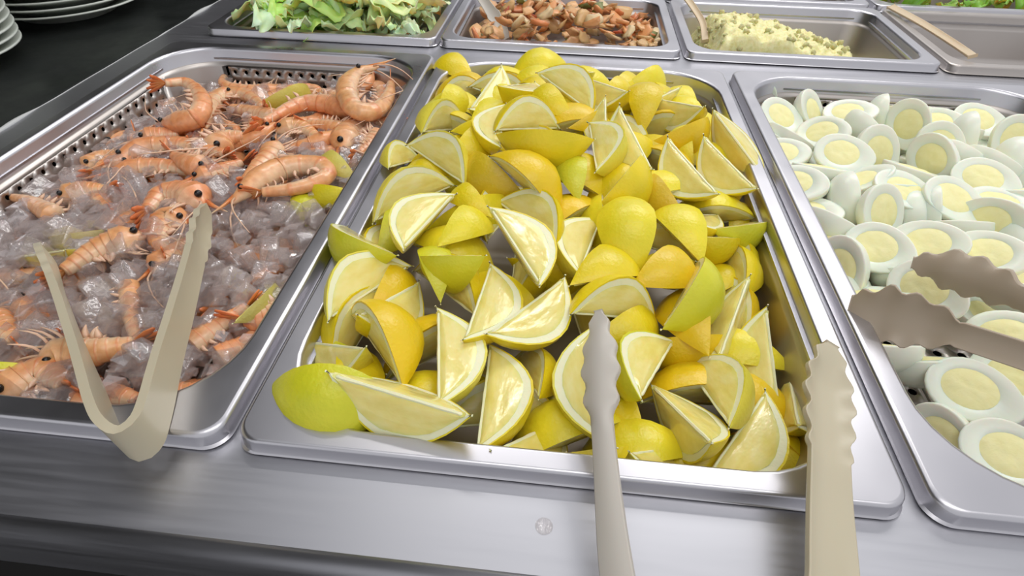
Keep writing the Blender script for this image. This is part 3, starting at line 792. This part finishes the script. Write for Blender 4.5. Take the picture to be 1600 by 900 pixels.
    if tail:
        mbx = MB(); E = pts[-1]; t = T[-1]; r = rprof(1) 
        for k, a in enumerate((-.65, -.32, 0, .32, .65)):
            d = (t * math.cos(a) + NN[-1] * math.sin(a)).normalized(); sd = d.cross(V[-1]).normalized()
            ln = rad * (1.9 if a else 1.5); vv = []; cc = []
            for q, wd_ in ((0, .25), (.35, .5), (.7, .55), (1, .2)):
                for s1, s2 in ((-1, 1), (1, 1), (1, -1), (-1, -1)):
                    vv.append(E + d * ln * q + sd * (s1 * wd_ * r) + V[-1] * (s2 * .10 * r + .02 * r * k)); cc.append(Rd.lerp(O, .3 + .5 * (1 - q)))
            ff = [(4 * q + s, 4 * q + (s + 1) % 4, 4 * q + 4 + (s + 1) % 4, 4 * q + 4 + s) for q in range(3) for s in range(4)] + [(3, 2, 1, 0), (12, 13, 14, 15)]
            mbx.add(vv, ff, cc)
        link('tail_fan', mbx.me('tail_fan', M['shell']), root)
    return root
GS = 'cooked whole shrimps on the ice'
# points head -> tail in the photograph, ventral side (+1 right hand side when walking, -1 left), dz, radius, headed, label
SHR = [
([(592,104),(560,114),(544,140),(556,170),(588,172),(606,150),(610,130)],-1,(.034,.012),.0085,True,'shrimp curled into a ring in the back right corner'),
([(248,193),(275,190),(306,182),(314,155),(292,130),(258,130)],-1,(.008,.036),.0082,True,'shrimp curled with pale legs at the left wall, back corner'),
([(303,186),(300,202),(298,220)],1,.000,.0085,False,'stubby shrimp tail end below the left curled shrimp'),
([(322,200),(325,172),(346,150),(380,148),(412,166)],1,.008,.0082,True,'arched shrimp right of the left curled one'),
([(424,184),(395,176),(362,168)],-1,.002,.0085,False,'dark orange shrimp tail between two arched shrimps'),
([(562,180),(520,163),(470,162),(412,190)],1,.010,.0085,True,'long lens shaped shrimp in the back middle'),
([(536,160),(512,146),(484,144)],1,.000,.0075,False,'smooth shrimp back left of the curled ring'),
([(536,236),(546,208),(570,192),(606,192)],1,.004,.0105,True,'large headed shrimp at the right wall'),
([(545,206),(510,196),(480,192)],1,.006,.0065,True,'pale small shrimp right of the back middle'),
([(172,256),(222,234),(282,228),(350,240)],1,.008,.0080,True,'long straight shrimp with fine legs at left centre'),
([(330,262),(300,256),(272,242)],1,.008,.0082,True,'shrimp with white belly turned up at left centre'),
([(160,278),(212,266),(262,262),(312,270)],1,.002,.0078,True,'long shrimp lying just in front of the straight one'),
([(332,238),(350,218),(380,212)],-1,.006,.010,True,'shrimp with clear amber head in the middle'),
([(434,222),(424,244),(404,262),(384,282)],-1,.008,.0080,True,'upright shrimp with black eye in the middle'),
([(362,318),(404,284),(450,262),(500,260),(508,276),(470,292),(410,300)],1,.012,.0080,True,'big folded shrimp lying on ice at right centre'),
([(300,284),(340,270),(378,254)],1,.004,.0075,True,'orange shrimp left of the upright one'),
([(318,322),(290,306),(256,306),(232,328)],-1,.008,.0105,True,'cream and red shrimp under the right tong tip'),
([(136,264),(158,248),(186,240)],1,.002,.0075,True,'shrimp by the left wall with pale side'),
([(92,314),(128,300),(168,296)],1,.004,.0078,True,'orange shrimp among ice at the left wall'),
([(84,334),(50,316),(22,308)],1,.006,.0070,False,'red orange shrimp tail pointing at the left wall'),
([(228,368),(196,378),(148,396),(100,424)],-1,.008,.0090,True,'shrimp with black eye between the two tong arms'),
([(292,352),(264,346),(250,370),(256,392)],-1,.004,.0085,True,'orange shrimp left of the right tong arm'),
([(238,428),(266,402),(300,374)],1,.000,.0075,True,'dark red shrimp beside the right tong arm'),
([(200,446),(202,490),(212,534)],1,.002,.0055,False,'thin reddish shrimp tail upright between the tong arms'),
([(60,578),(96,556),(150,548),(208,536)],-1,.006,.0090,True,'shrimp with black eye near the front between the arms'),
([(0,628),(34,602),(70,584),(100,600)],1,.006,.0090,True,'shrimp in the front left corner of the picture'),
([(-12,500),(6,516),(22,532)],1,.002,.0080,False,'shrimp tail cut by the left picture edge'),
([(300,540),(340,512),(384,480)],1,.002,.0065,False,'brown shrimp tail pointing up beside the right tong arm'),
([(440,488),(410,500),(384,500)],1,.004,.0085,False,'orange shrimp tail at the right pan wall'),
([(250,622),(290,618),(330,606)],1,.000,.0080,False,'orange shrimp tail at the front rim right of the tong hinge'),
([(600,206),(582,222),(560,240)],1,.004,.0080,True,'orange shrimp under the large headed one at right wall'),
([(200,262),(178,254),(150,268)],-1,.004,.0080,True,'pale shrimp at the left wall behind the ice'),
([(120,300),(150,310),(170,326)],1,-.002,.0075,True,'pink shrimp half sunk in ice at the left'),
([(430,206),(465,200),(496,214)],1,.002,.0080,True,'shrimp under the long lens shaped one'),
([(220,222),(248,214),(280,210)],1,.004,.0085,True,'broad shrimp body in front of the left curled one'),
([(120,640),(170,620),(214,626)],1,.000,.0080,False,'shrimp tail at the front rim behind the tong hinge'),
([(345,560),(380,540),(400,520)],1,-.002,.0070,False,'reddish shrimp tail sunk in ice at the right front'),
([(30,470),(60,500),(90,520)],1,-.004,.0080,True,'pinkish shrimp sunk in ice left of the left tong arm'),
]
for i, (pp, side, dz, rad, hd, lab) in enumerate(SHR):
    m_ = len(pp) - 1; d0, d1 = dz if isinstance(dz, tuple) else (dz, dz)
    P = [on(x, y, hS, d0 + (d1 - d0) * j / m_) for j, (x, y) in enumerate(pp)]
    shrimp(P, side, lab, GS, rad * 1.17, random.uniform(-.6, .8), hd, seed=i * 3 + 1)
# sunk layer under the ice: one shrimp, copied
def copy_tree(o, parent=None):
    c = o.copy(); COL.objects.link(c); c.parent = parent
    for ch in list(o.children): copy_tree(ch, c)
    return c
proto = shrimp([Vector((.034 * math.cos(a) * 1.2, .026 * math.sin(a), .002 * a)) for a in (2.9, 2.3, 1.7, 1.1, .5, -.2)], 1, 'shrimp sunk beneath the ice, seen blurred through it', 'shrimps sunk under the ice', .0085, .2, True, Vector((0, 0, 1)), seed=77)
rnd = random.Random(9); first = True
for iy in range(10):
    for ix in range(5):
        x = -.285 + ix * .058 + rnd.uniform(-.01, .01); y = .05 + iy * .048 + rnd.uniform(-.01, .01)
        o = proto if first else copy_tree(proto); first = False
        back = y > .30 and x > -.25
        o.location = (x, y, hS(x, y) - .004 if back else min(-.036, hS(x, y) - .013))
        if back: o['label'] = 'shrimp half hidden under the other shrimps at the back'; o['group'] = 'shrimps half hidden beneath others'
        o.rotation_euler = (rnd.uniform(-.25, .25), rnd.uniform(-.25, .25), rnd.uniform(0, 6.3))
# lemon pieces in the shrimp pan
for (p1, p2, roll, var, colr, dz, lab) in [
    ((405,162),(484,146),10,1,(0.66,0.52,.08),.004,'dull olive lemon wedge among the shrimps at the back wall'),
    ((506,262),(560,284),-20,0,(0.66,0.55,.12),.004,'dull lemon wedge at the right wall of the shrimp pan'),
    ((508,306),(548,300),0,0,BRI,.004,'bright yellow lemon tip at the right wall of the shrimp pan'),
    ((476,320),(486,360),0,0,GRN,-.004,'green yellow lemon sliver under ice near the right wall'),
    ((372,498),(412,458),30,0,(0.6,0.5,.14),.002,'olive lemon wedge in ice right of the tong arm'),
    ((-14,592),(36,578),0,1,GRN,.004,'green yellow lemon end at the left picture edge'),
    ((34,400),(90,392),150,0,PAL,.002,'pale lemon slice on ice behind the left tong tip'),
    ((100,372),(160,360),20,0,(0.62,0.5,.25),-.002,'translucent lemon rind sunk in ice near the left tong tip')]:
    wedge(p1, p2, roll, var, colr, hS, dz, lab, 'lemon pieces among the shrimps')

# ------------------------------------------------------------------ ice
def ice_mesh(seed):
    rnd = random.Random(seed); import bmesh
    bm = bmesh.new(); bmesh.ops.create_cube(bm, size=1.0)
    for v in bm.verts: v.co = Vector((v.co.x * rnd.uniform(.8, 1.2), v.co.y * rnd.uniform(.7, 1.1), v.co.z * rnd.uniform(.6, 1.0)))
    bmesh.ops.bevel(bm, geom=list(bm.edges), offset=.11, segments=2, affect='EDGES', profile=.6)
    for v in bm.verts: v.co += v.co.normalized() * .07 * noise.noise(v.co * 2.4 + Vector((seed, 0, 0)))
    me = bpy.data.meshes.new('ice_cube'); bm.to_mesh(me); bm.free(); me.materials.append(M['ice'])
    me.polygons.foreach_set('use_smooth', [True] * len(me.polygons)); return me
IC = [ice_mesh(s) for s in range(6)]
rnd = random.Random(21); placed = []
def put_ice(p, s):
    o = link('ice_cube', IC[rnd.randrange(6)]); o.location = p; o.scale = (s * rnd.uniform(.85, 1.2), s, s * rnd.uniform(.7, 1)); o.rotation_euler = (rnd.uniform(0, 6), rnd.uniform(0, 6), rnd.uniform(0, 6))
    tag(o, 'clear melting ice cube among the shrimps', 'ice', 'ice cubes in the shrimp pan'); placed.append(p)
tries = 0
while len(placed) < 298 and tries < 9000:
    tries += 1
    x = rnd.uniform(-.305, -.028); y = rnd.uniform(.022, .50)
    # thin out the ice where the photograph shows bare shrimps
    dens = 1.0 if y < .24 else (.75 if x > -.10 and y < .36 else (.5 if y < .33 else .12))
    if x < -.22 and .15 < y < .40: dens = .9
    if rnd.random() > dens: continue
    p = Vector((x, y, hS(x, y) + rnd.uniform(-.012, .006)))
    if all((p - q).length > .0115 for q in placed): put_ice(p, rnd.uniform(.014, .021))

# crushed slush between the cubes
mb = MB(); rnd = random.Random(44)
for k in range(1500):
    x = rnd.uniform(-.305, -.028); y = rnd.uniform(.022, .50)
    dens = 1.0 if y < .26 else (.6 if x > -.10 and y < .36 else .22)
    if x < -.2 and .12 < y < .42: dens = 1
    if rnd.random() > dens: continue
    c = Vector((x, y, hS(x, y) + rnd.uniform(-.004, .006))); s = rnd.uniform(.0022, .0055)
    v = [c + Vector((rnd.uniform(.6, 1.3) * sx, rnd.uniform(.6, 1.3) * sy, rnd.uniform(.4, 1.0) * sz)) * s for sz in (-1, 1) for sy in (-1, 1) for sx in (-1, 1)]
    mb.add(v, [(0, 2, 3, 1), (4, 5, 7, 6), (0, 1, 5, 4), (2, 6, 7, 3), (0, 4, 6, 2), (1, 3, 7, 5)])
tag(link('crushed_ice', mb.me('crushed_ice', M['ice'], False)), 'small clear crushed ice shards scattered between cubes and shrimps', 'crushed ice', None, 'stuff')

# ------------------------------------------------------------------ tongs
def band(path, widths, wdir, thick, curve, scal=None, cup=1.0, both=False):
    """a moulded plastic strip: path of centre points, width direction per point, channel curvature, scalloped edge range"""
    n = len(path); m = 9; vv = []; ff = []
    for i in range(n):
        t = (path[min(i + 1, n - 1)] - path[max(i - 1, 0)]).normalized()
        wd = wdir[i] - t * wdir[i].dot(t); wd.normalize(); nr = t.cross(wd).normalized()
        for j in range(m):
            u = -1 + 2 * j / (m - 1); w_ = widths[i] / 2
            k_ = min(i, n - 1 - i) if both else i
            if scal and scal[0] <= k_ <= scal[1]:
                w_ *= 1 + .13 * (abs(u) ** 3) * math.cos((k_ - scal[0]) * scal[2])
            vv.append(path[i] + wd * (u * w_) + nr * (curve[i] * (1 - u * u)) + nr * thick / 2)
        for j in range(m - 1, -1, -1):
            u = -1 + 2 * j / (m - 1); w_ = widths[i] / 2
            k_ = min(i, n - 1 - i) if both else i
            if scal and scal[0] <= k_ <= scal[1]:
                w_ *= 1 + .13 * (abs(u) ** 3) * math.cos((k_ - scal[0]) * scal[2])
            vv.append(path[i] + wd * (u * w_) + nr * (curve[i] * (1 - u * u)) - nr * thick / 2)
    k = 2 * m
    for i in range(n - 1):
        for j in range(k): ff.append((i * k + j, (i + 1) * k + j, (i + 1) * k + (j + 1) % k, i * k + (j + 1) % k))
    ff.append(tuple(range(k))[::-1]); ff.append(tuple((n - 1) * k + j for j in range(k)))
    return vv, ff
def interp(stops, u):
    for (a, x), (b_, y) in zip(stops, stops[1:]):
        if u <= b_:
            t = (u - a) / (b_ - a); t = t * t * (3 - 2 * t); return x + (y - x) * t
    return stops[-1][1]
def strip(name, P, wst, wdirs, cst, mat, parent, n=60, scal=None, thick=.0032):
    pts, L = catmull(P, n)
    wd = []
    for i in range(n):
        u = i / (n - 1) * (len(wdirs) - 1); k = min(int(u), len(wdirs) - 2) if len(wdirs) > 1 else 0
        wd.append(wdirs[0] if len(wdirs) == 1 else wdirs[k].lerp(wdirs[k + 1], u - k))
    W = [interp(wst, i / (n - 1)) for i in range(n)]; Cc = [interp(cst, i / (n - 1)) for i in range(n)]
    vv, ff = band(pts, W, wd, thick, Cc, scal)
    me = mesh_data(name, vv, ff, mat); me.set_sharp_from_angle(angle=.9)
    o = link(name, me, parent)
    md = o.modifiers.new('b', 'BEVEL'); md.width = .0007; md.segments = 2; md.limit_method = 'ANGLE'; md.angle_limit = .9
    return o
HEADW = [(0, .004), (.03, .014), (.12, .022), (.24, .021), (.34, .0135), (1, .0145)]
HEADC = [(0, .0), (.1, .0045), (.25, .004), (.36, .0018), (1, .0015)]
Z = Vector((0, 0, 1))
# 1: open V of beige tongs over the shrimps
root = empty('serving_tongs', at_z(200, 690, .01)); tag(root, 'open V shaped beige tongs resting on the front rim over the shrimps', 'tongs', 'plastic serving tongs')
def rel(P, root): return [p - root.location for p in P]
TP = [at_z(62, 388, -.004), at_z(84, 440, .001), at_z(112, 515, .006), at_z(140, 590, .011), at_z(160, 648, .013), at_z(176, 678, .013), at_z(202, 694, .012), at_z(228, 676, .013),
      at_z(242, 640, .013), at_z(262, 560, .013), at_z(287, 470, .012), at_z(307, 390, .010), at_z(322, 326, .008)]
tw = [Vector((.10, 0, 1))] * 3 + [Vector((.05, -.05, 1)), Vector((0, -.1, 1)), Vector((-.05, -.05, 1))] + [Vector((-.1, 0, 1))] * 4
NT = 132; pts, _ = catmull(rel(TP, root), NT)
WS = [(0, .009), (.025, .018), (.07, .024), (.15, .0205), (.30, .0225), (.42, .027), (.5, .029), (.58, .027), (.70, .0235), (.85, .0215), (.93, .025), (.975, .019), (1, .009)]
CS = [(0, 0), (.07, -.003), (.16, -.001), (.5, 0), (.84, -.001), (.93, -.003), (1, 0)]
wd = []
for i in range(NT):
    u = i / (NT - 1) * (len(tw) - 1); k = min(int(u), len(tw) - 2); wd.append(tw[k].lerp(tw[k + 1], u - k))
vv, ff = band(pts, [interp(WS, i / (NT - 1)) * .88 for i in range(NT)], wd, .0044, [interp(CS, i / (NT - 1)) for i in range(NT)], (0, 17, 1.25), both=True)
for nm, i0, i1 in (('arm', 0, 50), ('spring_bend', 50, 84), ('arm', 84, NT - 1)):
    sv = vv[i0 * 18:(i1 + 1) * 18]; sf = [(i * 18 + j, (i + 1) * 18 + j, (i + 1) * 18 + (j + 1) % 18, i * 18 + (j + 1) % 18) for i in range(i1 - i0) for j in range(18)]
    sf += [tuple(range(18))[::-1], tuple((i1 - i0) * 18 + j for j in range(18))]
    me = mesh_data(nm, sv, sf, M['beige']); me.set_sharp_from_angle(angle=.9); link(nm, me, root)
# 2: long tongs over the lemons, its arms running out toward the viewer
root = empty('serving_tongs', at_z(1130, 900, .02)); tag(root, 'taupe tongs with two long arms across the front of the lemon pan', 'tongs', 'plastic serving tongs')
A = [at_z(936, 488, .030), at_z(938, 560, .027), at_z(940, 640, .022), at_z(946, 720, .016), at_z(956, 830, .011), at_z(966, 910, .008), at_z(976, 970, .006)]
B = [at_z(1297, 540, .020), at_z(1296, 620, .019), at_z(1296, 700, .017), at_z(1297, 780, .014), at_z(1300, 860, .011), at_z(1302, 920, .008), at_z(1298, 980, .006)]
end = (A[-1] + B[-1]) / 2 + Vector((0, -.060, -.002))
strip('arm', rel(A, root), [(0, .004), (.05, .010), (.22, .0185), (.36, .016), (.46, .0105), (1, .0145)], [Vector((.9, 0, .45))], [(0, 0), (.2, .003), (.4, .003), (.5, .0015), (1, .0012)], M['greyp'], root, scal=(3, 26, 1.0), thick=.0034)
strip('arm', rel(B, root), [(0, .007), (.05, .017), (.22, .027), (.40, .025), (.50, .0215), (1, .0255)], [Vector((.9, 0, -.35))], [(0, 0), (.2, -.006), (.4, -.005), (.55, -.003), (1, -.003)], M['beige'], root, scal=(3, 28, 1.0), thick=.0034)
strip('spring_bend', rel([A[-1], A[-1] + Vector((.004, -.03, -.001)), end + Vector((-.02, -.012, 0)), end + Vector((0, -.018, 0)), end + Vector((.02, -.012, 0)), B[-1] + Vector((-.004, -.03, -.001)), B[-1]], root),
      [(0, .0125), (.5, .02), (1, .0185)], [Vector((.9, 0, .45)), Z, Z, Vector((.85, 0, -.5)) + Z * .6, Vector((.85, 0, -.5))], [(0, .001), (.5, 0), (1, -.002)], M['beige'], root, n=60, thick=.0034)
# 3: taupe tongs gripping an egg half
root = empty('serving_tongs', at_z(1600, 540, .02)); tag(root, 'taupe tongs closing on an egg half, handles leaving at right', 'tongs', 'plastic serving tongs')
LO = [at_z(1330, 474, .004), at_z(1385, 492, .010), at_z(1450, 508, .014), at_z(1520, 530, .018), at_z(1600, 556, .022), at_z(1700, 590, .026), at_z(1800, 625, .028)]
UPp = [at_z(1425, 410, .004), at_z(1480, 420, .008), at_z(1545, 442, .012), at_z(1605, 470, .016), at_z(1680, 505, .020), at_z(1760, 560, .026), at_z(1815, 600, .028)]
wl = (UP * 1 + Z * .3); 
strip('arm', rel(LO, root), [(0, .010), (.04, .021), (.16, .034), (.30, .028), (.42, .0150), (1, .0150)], [wl], [(0, 0), (.15, -.005), (.3, -.004), (.45, -.002), (1, -.0015)], M['taupe'], root, scal=(2, 24, 1.0), thick=.0034)
strip('arm', rel(UPp, root), [(0, .007), (.05, .016), (.18, .027), (.34, .023), (.46, .014), (1, .0150)], [wl], [(0, 0), (.15, .005), (.3, .004), (.45, .002), (1, .0015)], M['taupe'], root, scal=(2, 26, 1.0), thick=.0034)
e1, e2 = LO[-1], UPp[-1]; c = (e1 + e2) / 2 + Vector((.03, -.012, .002))
strip('spring_bend', rel([e1, e1.lerp(c, .6) + Vector((.004, -.006, 0)), c + Vector((.012, 0, 0)), e2.lerp(c, .6) + Vector((.01, .004, 0)), e2], root), [(0, .0125), (.5, .016), (1, .0125)], [wl], [(0, 0), (1, 0)], M['taupe'], root, n=40, thick=.0034)
# small tongs in the back pans
def bar_tongs(pts_a, pts_b, wa, mat, label, head=True):
    root = empty('serving_tongs', pts_a[0]); tag(root, label, 'tongs', 'plastic serving tongs')
    for P in (pts_a, pts_b):
        if P: strip('arm', rel(P, root), [(0, wa * .5), (.1, wa * 1.2), (.3, wa * 1.2), (.45, wa), (1, wa)] if head else [(0, wa * .9), (1, wa)], [RIGHT + Z * .3], [(0, 0), (.2, .002), (1, .001)], mat, root, n=36, scal=(1, 12, 1.3) if head else None, thick=.003)
    if pts_b:
        a, b_ = pts_a[-1], pts_b[-1]; c = (a + b_) / 2 + (a - pts_a[-2]).normalized() * .03
        strip('spring_bend', rel([a, a.lerp(c, .7), c, b_.lerp(c, .7), b_], root), [(0, wa), (1, wa)], [Z + RIGHT * .5], [(0, 0), (1, 0)], mat, root, n=24, thick=.003)
bar_tongs([at_z(792, 62, -.020), at_z(778, 34, -.005), at_z(758, 4, .012), at_z(742, -24, .028), at_z(730, -50, .04)],
          [at_z(884, 32, -.024), at_z(868, 14, -.008), at_z(846, -6, .010), at_z(826, -30, .026), at_z(800, -56, .04)], .014, M['greyp'], 'pair of grey tongs dipped into the kimchi')
bar_tongs([at_z(1102, 64, -.018), at_z(1098, 36, -.008), at_z(1084, 12, .002), at_z(1068, -10, .012), at_z(1052, -34, .022)], None, .0095, M['sand'], 'light tan spoon handle standing in the potato salad', False)
bar_tongs([at_z(1520, 88, .004), at_z(1488, 66, .0045), at_z(1440, 36, .005), at_z(1392, 10, .0055)], None, .0105, M['sand'], 'light tan handle lying across the edge of the empty pan', False)

# ------------------------------------------------------------------ lettuce
def leaf_mesh(seed, L_, W_):
    rnd = random.Random(seed); nu, nv = 12, 7; vv = []; ff = []
    for s in (0, 1):
        for i in range(nu):
            for j in range(nv):
                u = i / (nu - 1) - .5; v = j / (nv - 1) - .5
                wd = W_ * (1 - .5 * abs(u * 2) ** 3) * (1 + .25 * noise.noise(Vector((u * 5, v * 3, seed))))
                z = .012 * noise.noise(Vector((u * 3.5, v * 3, seed + 4))) + .004 * noise.noise(Vector((u * 11, v * 9, seed)))
                vv.append(Vector((u * L_, v * wd, z + .010 * math.sin(u * 3 + seed) - s * .0007)))
    o_ = nu * nv
    for i in range(nu - 1):
        for j in range(nv - 1):
            a = i * nv + j; ff.append((a, a + nv, a + nv + 1, a + 1)); ff.append((o_ + a, o_ + a + 1, o_ + a + nv + 1, o_ + a + nv))
    edge = [i * nv for i in range(nu)] + [(nu - 1) * nv + j for j in range(1, nv)] + [i * nv + nv - 1 for i in range(nu - 2, -1, -1)] + [j for j in range(nv - 2, 0, -1)]
    for a, b_ in zip(edge, edge[1:] + edge[:1]): ff.append((b_, a, o_ + a, o_ + b_))
    return mesh_data('lettuce_piece', vv, ff, M['leaf'])
LM = [leaf_mesh(s, *d) for s, d in enumerate(((.055, .020), (.040, .014), (.065, .026), (.035, .022), (.05, .010), (.045, .018)))]
LC = [(0.78, 0.88, 0.42), (0.58, 0.80, 0.20), (0.90, 0.92, 0.58), (0.92, 0.90, 0.42), (0.38, 0.62, 0.10), (0.78, 0.86, 0.56)]
rnd = random.Random(31)
for k in range(200):
    x = rnd.uniform(-.278, -.060); y = rnd.uniform(.612, .785)
    lay = (k / 200) ** .7; z = -.030 + .064 * lay * (1 - ((x + .165) / .15) ** 2 * .4)
    o = link('lettuce_piece', LM[rnd.randrange(6)]); o.location = (x, y, z); o.rotation_euler = (rnd.uniform(-.45, .45), rnd.uniform(-.4, .4), rnd.uniform(0, 6.3)); o.scale = (1.15,) * 3
    c = LC[rnd.choice((0, 2, 3, 5, 0, 2, 1) if x > -.2 else (0, 1, 4, 5, 0, 1, 5))]; o.color = (*c, 1)
    tag(o, 'torn pale green lettuce piece in the back left pan', 'lettuce', 'torn lettuce pieces')
for i, (px, py, rzr, m_, c, lab) in enumerate([(404, 26, 1.9, 2, 5, 'frilly pale lettuce leaf standing at the left end of its pan'), (470, 44, 1.2, 1, 5, 'lettuce strip hanging over the front rim of the back left pan'), (432, 16, 1.7, 2, 1, 'bright green lettuce leaf near the left end'), (668, 10, .8, 2, 2, 'pale lettuce leaf at the right end of the pan')]):
    o = link('lettuce_piece', LM[m_]); o.location = at_z(px, py, .012 if i != 1 else .006); o.rotation_euler = ((.9 if i in (0, 2) else -.25), (-.2 if i != 1 else .45), rzr); o.color = (*LC[c], 1)
    tag(o, lab, 'lettuce', 'torn lettuce pieces')
# green leaves in the third row pan
for k in range(40):
    o = link('green_leaf', LM[rnd.randrange(6)]); o.location = (rnd.uniform(.63, .86), rnd.uniform(.845, 1.0), -.03 + .045 * k / 40); o.rotation_euler = (rnd.uniform(-.7, .7), rnd.uniform(-.6, .6), rnd.uniform(0, 6.3))
    o.color = (*rnd.choice([(.16, .40, .03), (.24, .50, .05), (.34, .58, .10)]), 1)
    tag(o, 'fresh green leaf in the third row pan', 'leaf', 'green leaves in the third row')

# ------------------------------------------------------------------ kimchi
def chunk_mesh(seed):
    import bmesh
    rnd = random.Random(seed); bm = bmesh.new(); bmesh.ops.create_icosphere(bm, subdivisions=2, radius=1)
    f = (rnd.uniform(.8, 1.2), rnd.uniform(.6, 1.0), rnd.uniform(.18, .34))
    for v in bm.verts:
        c = v.co; s = max(abs(c.x), abs(c.y), abs(c.z)); c = c.lerp(c / s * .8, .55)
        c = c * (1 + .8 * noise.noise(c * 2.1 + Vector((seed * 3.1, 0, 0)))); v.co = Vector((c.x * f[0], c.y * f[1], c.z * f[2] + .35 * c.x * c.x * f[2]))
    me = bpy.data.meshes.new('kimchi_piece'); bm.to_mesh(me); bm.free(); me.materials.append(M['kimchi']); me.polygons.foreach_set('use_smooth', [True] * len(me.polygons)); return me
KM = [chunk_mesh(s) for s in range(8)]
KC = [(0.92, 0.44, 0.16), (0.88, 0.30, 0.09), (0.95, 0.56, 0.25), (0.94, 0.74, 0.42), (0.62, 0.13, 0.05), (0.78, 0.50, 0.20), (0.24, 0.28, 0.06)]
for k in range(230):
    x = rnd.uniform(.016, .262); y = rnd.uniform(.612, .782); e = 1 - ((x - .14) / .13) ** 4
    z = -.026 + .036 * (k / 230) ** .8 * e * (1.25 - (y - .6) * 2.2)
    s = rnd.uniform(.008, .014)
    o = link('kimchi_piece', KM[rnd.randrange(8)]); o.location = (x, y, z); o.scale = (s,) * 3; o.rotation_euler = (rnd.uniform(-.8, .8), rnd.uniform(-.8, .8), rnd.uniform(0, 6.3))
    o.color = (*KC[rnd.choice((0, 0, 1, 2, 2, 3, 5, 5, 4 if k % 3 == 0 else 2, 6 if k % 3 == 0 else 0))], 1)
    tag(o, 'small piece of orange seasoned cabbage in the kimchi pan', 'kimchi', 'kimchi pieces')
o = link('kimchi_piece', KM[2]); o.location = at_z(806, 16, -.002); o.scale = (.015, .014, .022); o.color = (.82, .30, .12, 1); tag(o, 'largest kimchi lump, between the two grey tong arms', 'kimchi', 'kimchi pieces')

# ------------------------------------------------------------------ potato salad
mb = MB(); nx, ny = 90, 66; vv = []; ff = []
X0, X1, Y0, Y1 = .318, .563, .609, .782
def salad(x, y):
    u = (x - X0) / (X1 - X0); v = (y - Y0) / (Y1 - Y0)
    e = min(1, 9 * u, 7 * (1 - u), 9 * v, 6 * (1 - v)); e = max(0, e)
    h = -.056 + e * (.060 - .025 * u - .010 * v + .010 * math.sin(u * 5))
    return h + e * (.008 * noise.noise(Vector((x * 42, y * 42, 0))) + .0055 * noise.noise(Vector((x * 110, y * 110, 2))) + .0025 * noise.noise(Vector((x * 260, y * 260, 4))))
for j in range(ny):
    for i in range(nx):
        x = X0 + (X1 - X0) * i / (nx - 1); y = Y0 + (Y1 - Y0) * j / (ny - 1); vv.append((x, y, salad(x, y)))
for j in range(ny - 1):
    for i in range(nx - 1): a = j * nx + i; ff.append((a, a + 1, a + nx + 1, a + nx))
b0 = len(vv); ring = [i for i in range(nx)] + [(j + 1) * nx - 1 for j in range(1, ny)] + [(ny - 1) * nx + i for i in range(nx - 2, -1, -1)] + [j * nx for j in range(ny - 2, 0, -1)]
for q in ring: vv.append((vv[q][0], vv[q][1], -.0635))
m_ = len(ring)
for k in range(m_): ff.append((ring[k], b0 + k, b0 + (k + 1) % m_, ring[(k + 1) % m_]))
ff.append(tuple(b0 + k for k in range(m_))[::-1])
mb.add(vv, ff); o = link('potato_salad', mb.me('potato_salad', M['mash'])); tag(o, 'crumbly pale yellow potato salad heaped in its pan', 'potato salad', None, 'stuff')
import bmesh
def lump(seed):
    bm = bmesh.new(); bmesh.ops.create_icosphere(bm, subdivisions=2, radius=1)
    for v in bm.verts: v.co *= 1 + .6 * noise.noise(v.co * 1.6 + Vector((seed * 5, 0, 0)))
    me = bpy.data.meshes.new('potato_lump'); bm.to_mesh(me); bm.free(); me.materials.append(M['mash']); me.polygons.foreach_set('use_smooth', [True] * len(me.polygons)); return me
PM = [lump(s) for s in range(5)]
for k in range(110):
    x = X0 + .01 + (X1 - X0 - .02) * rnd.random() ** 1.25; y = rnd.uniform(Y0 + .01, Y1 - .012); s = rnd.uniform(.0018, .0046)
    o = link('potato_lump', PM[k % 5]); o.location = (x, y, salad(x, y) + s * .3); o.scale = (s, s, s * .8); o.rotation_euler = (rnd.uniform(0, 6), rnd.uniform(0, 6), 0)
    tag(o, 'small pale yellow potato lump on the potato salad', 'potato', 'loose potato lumps')
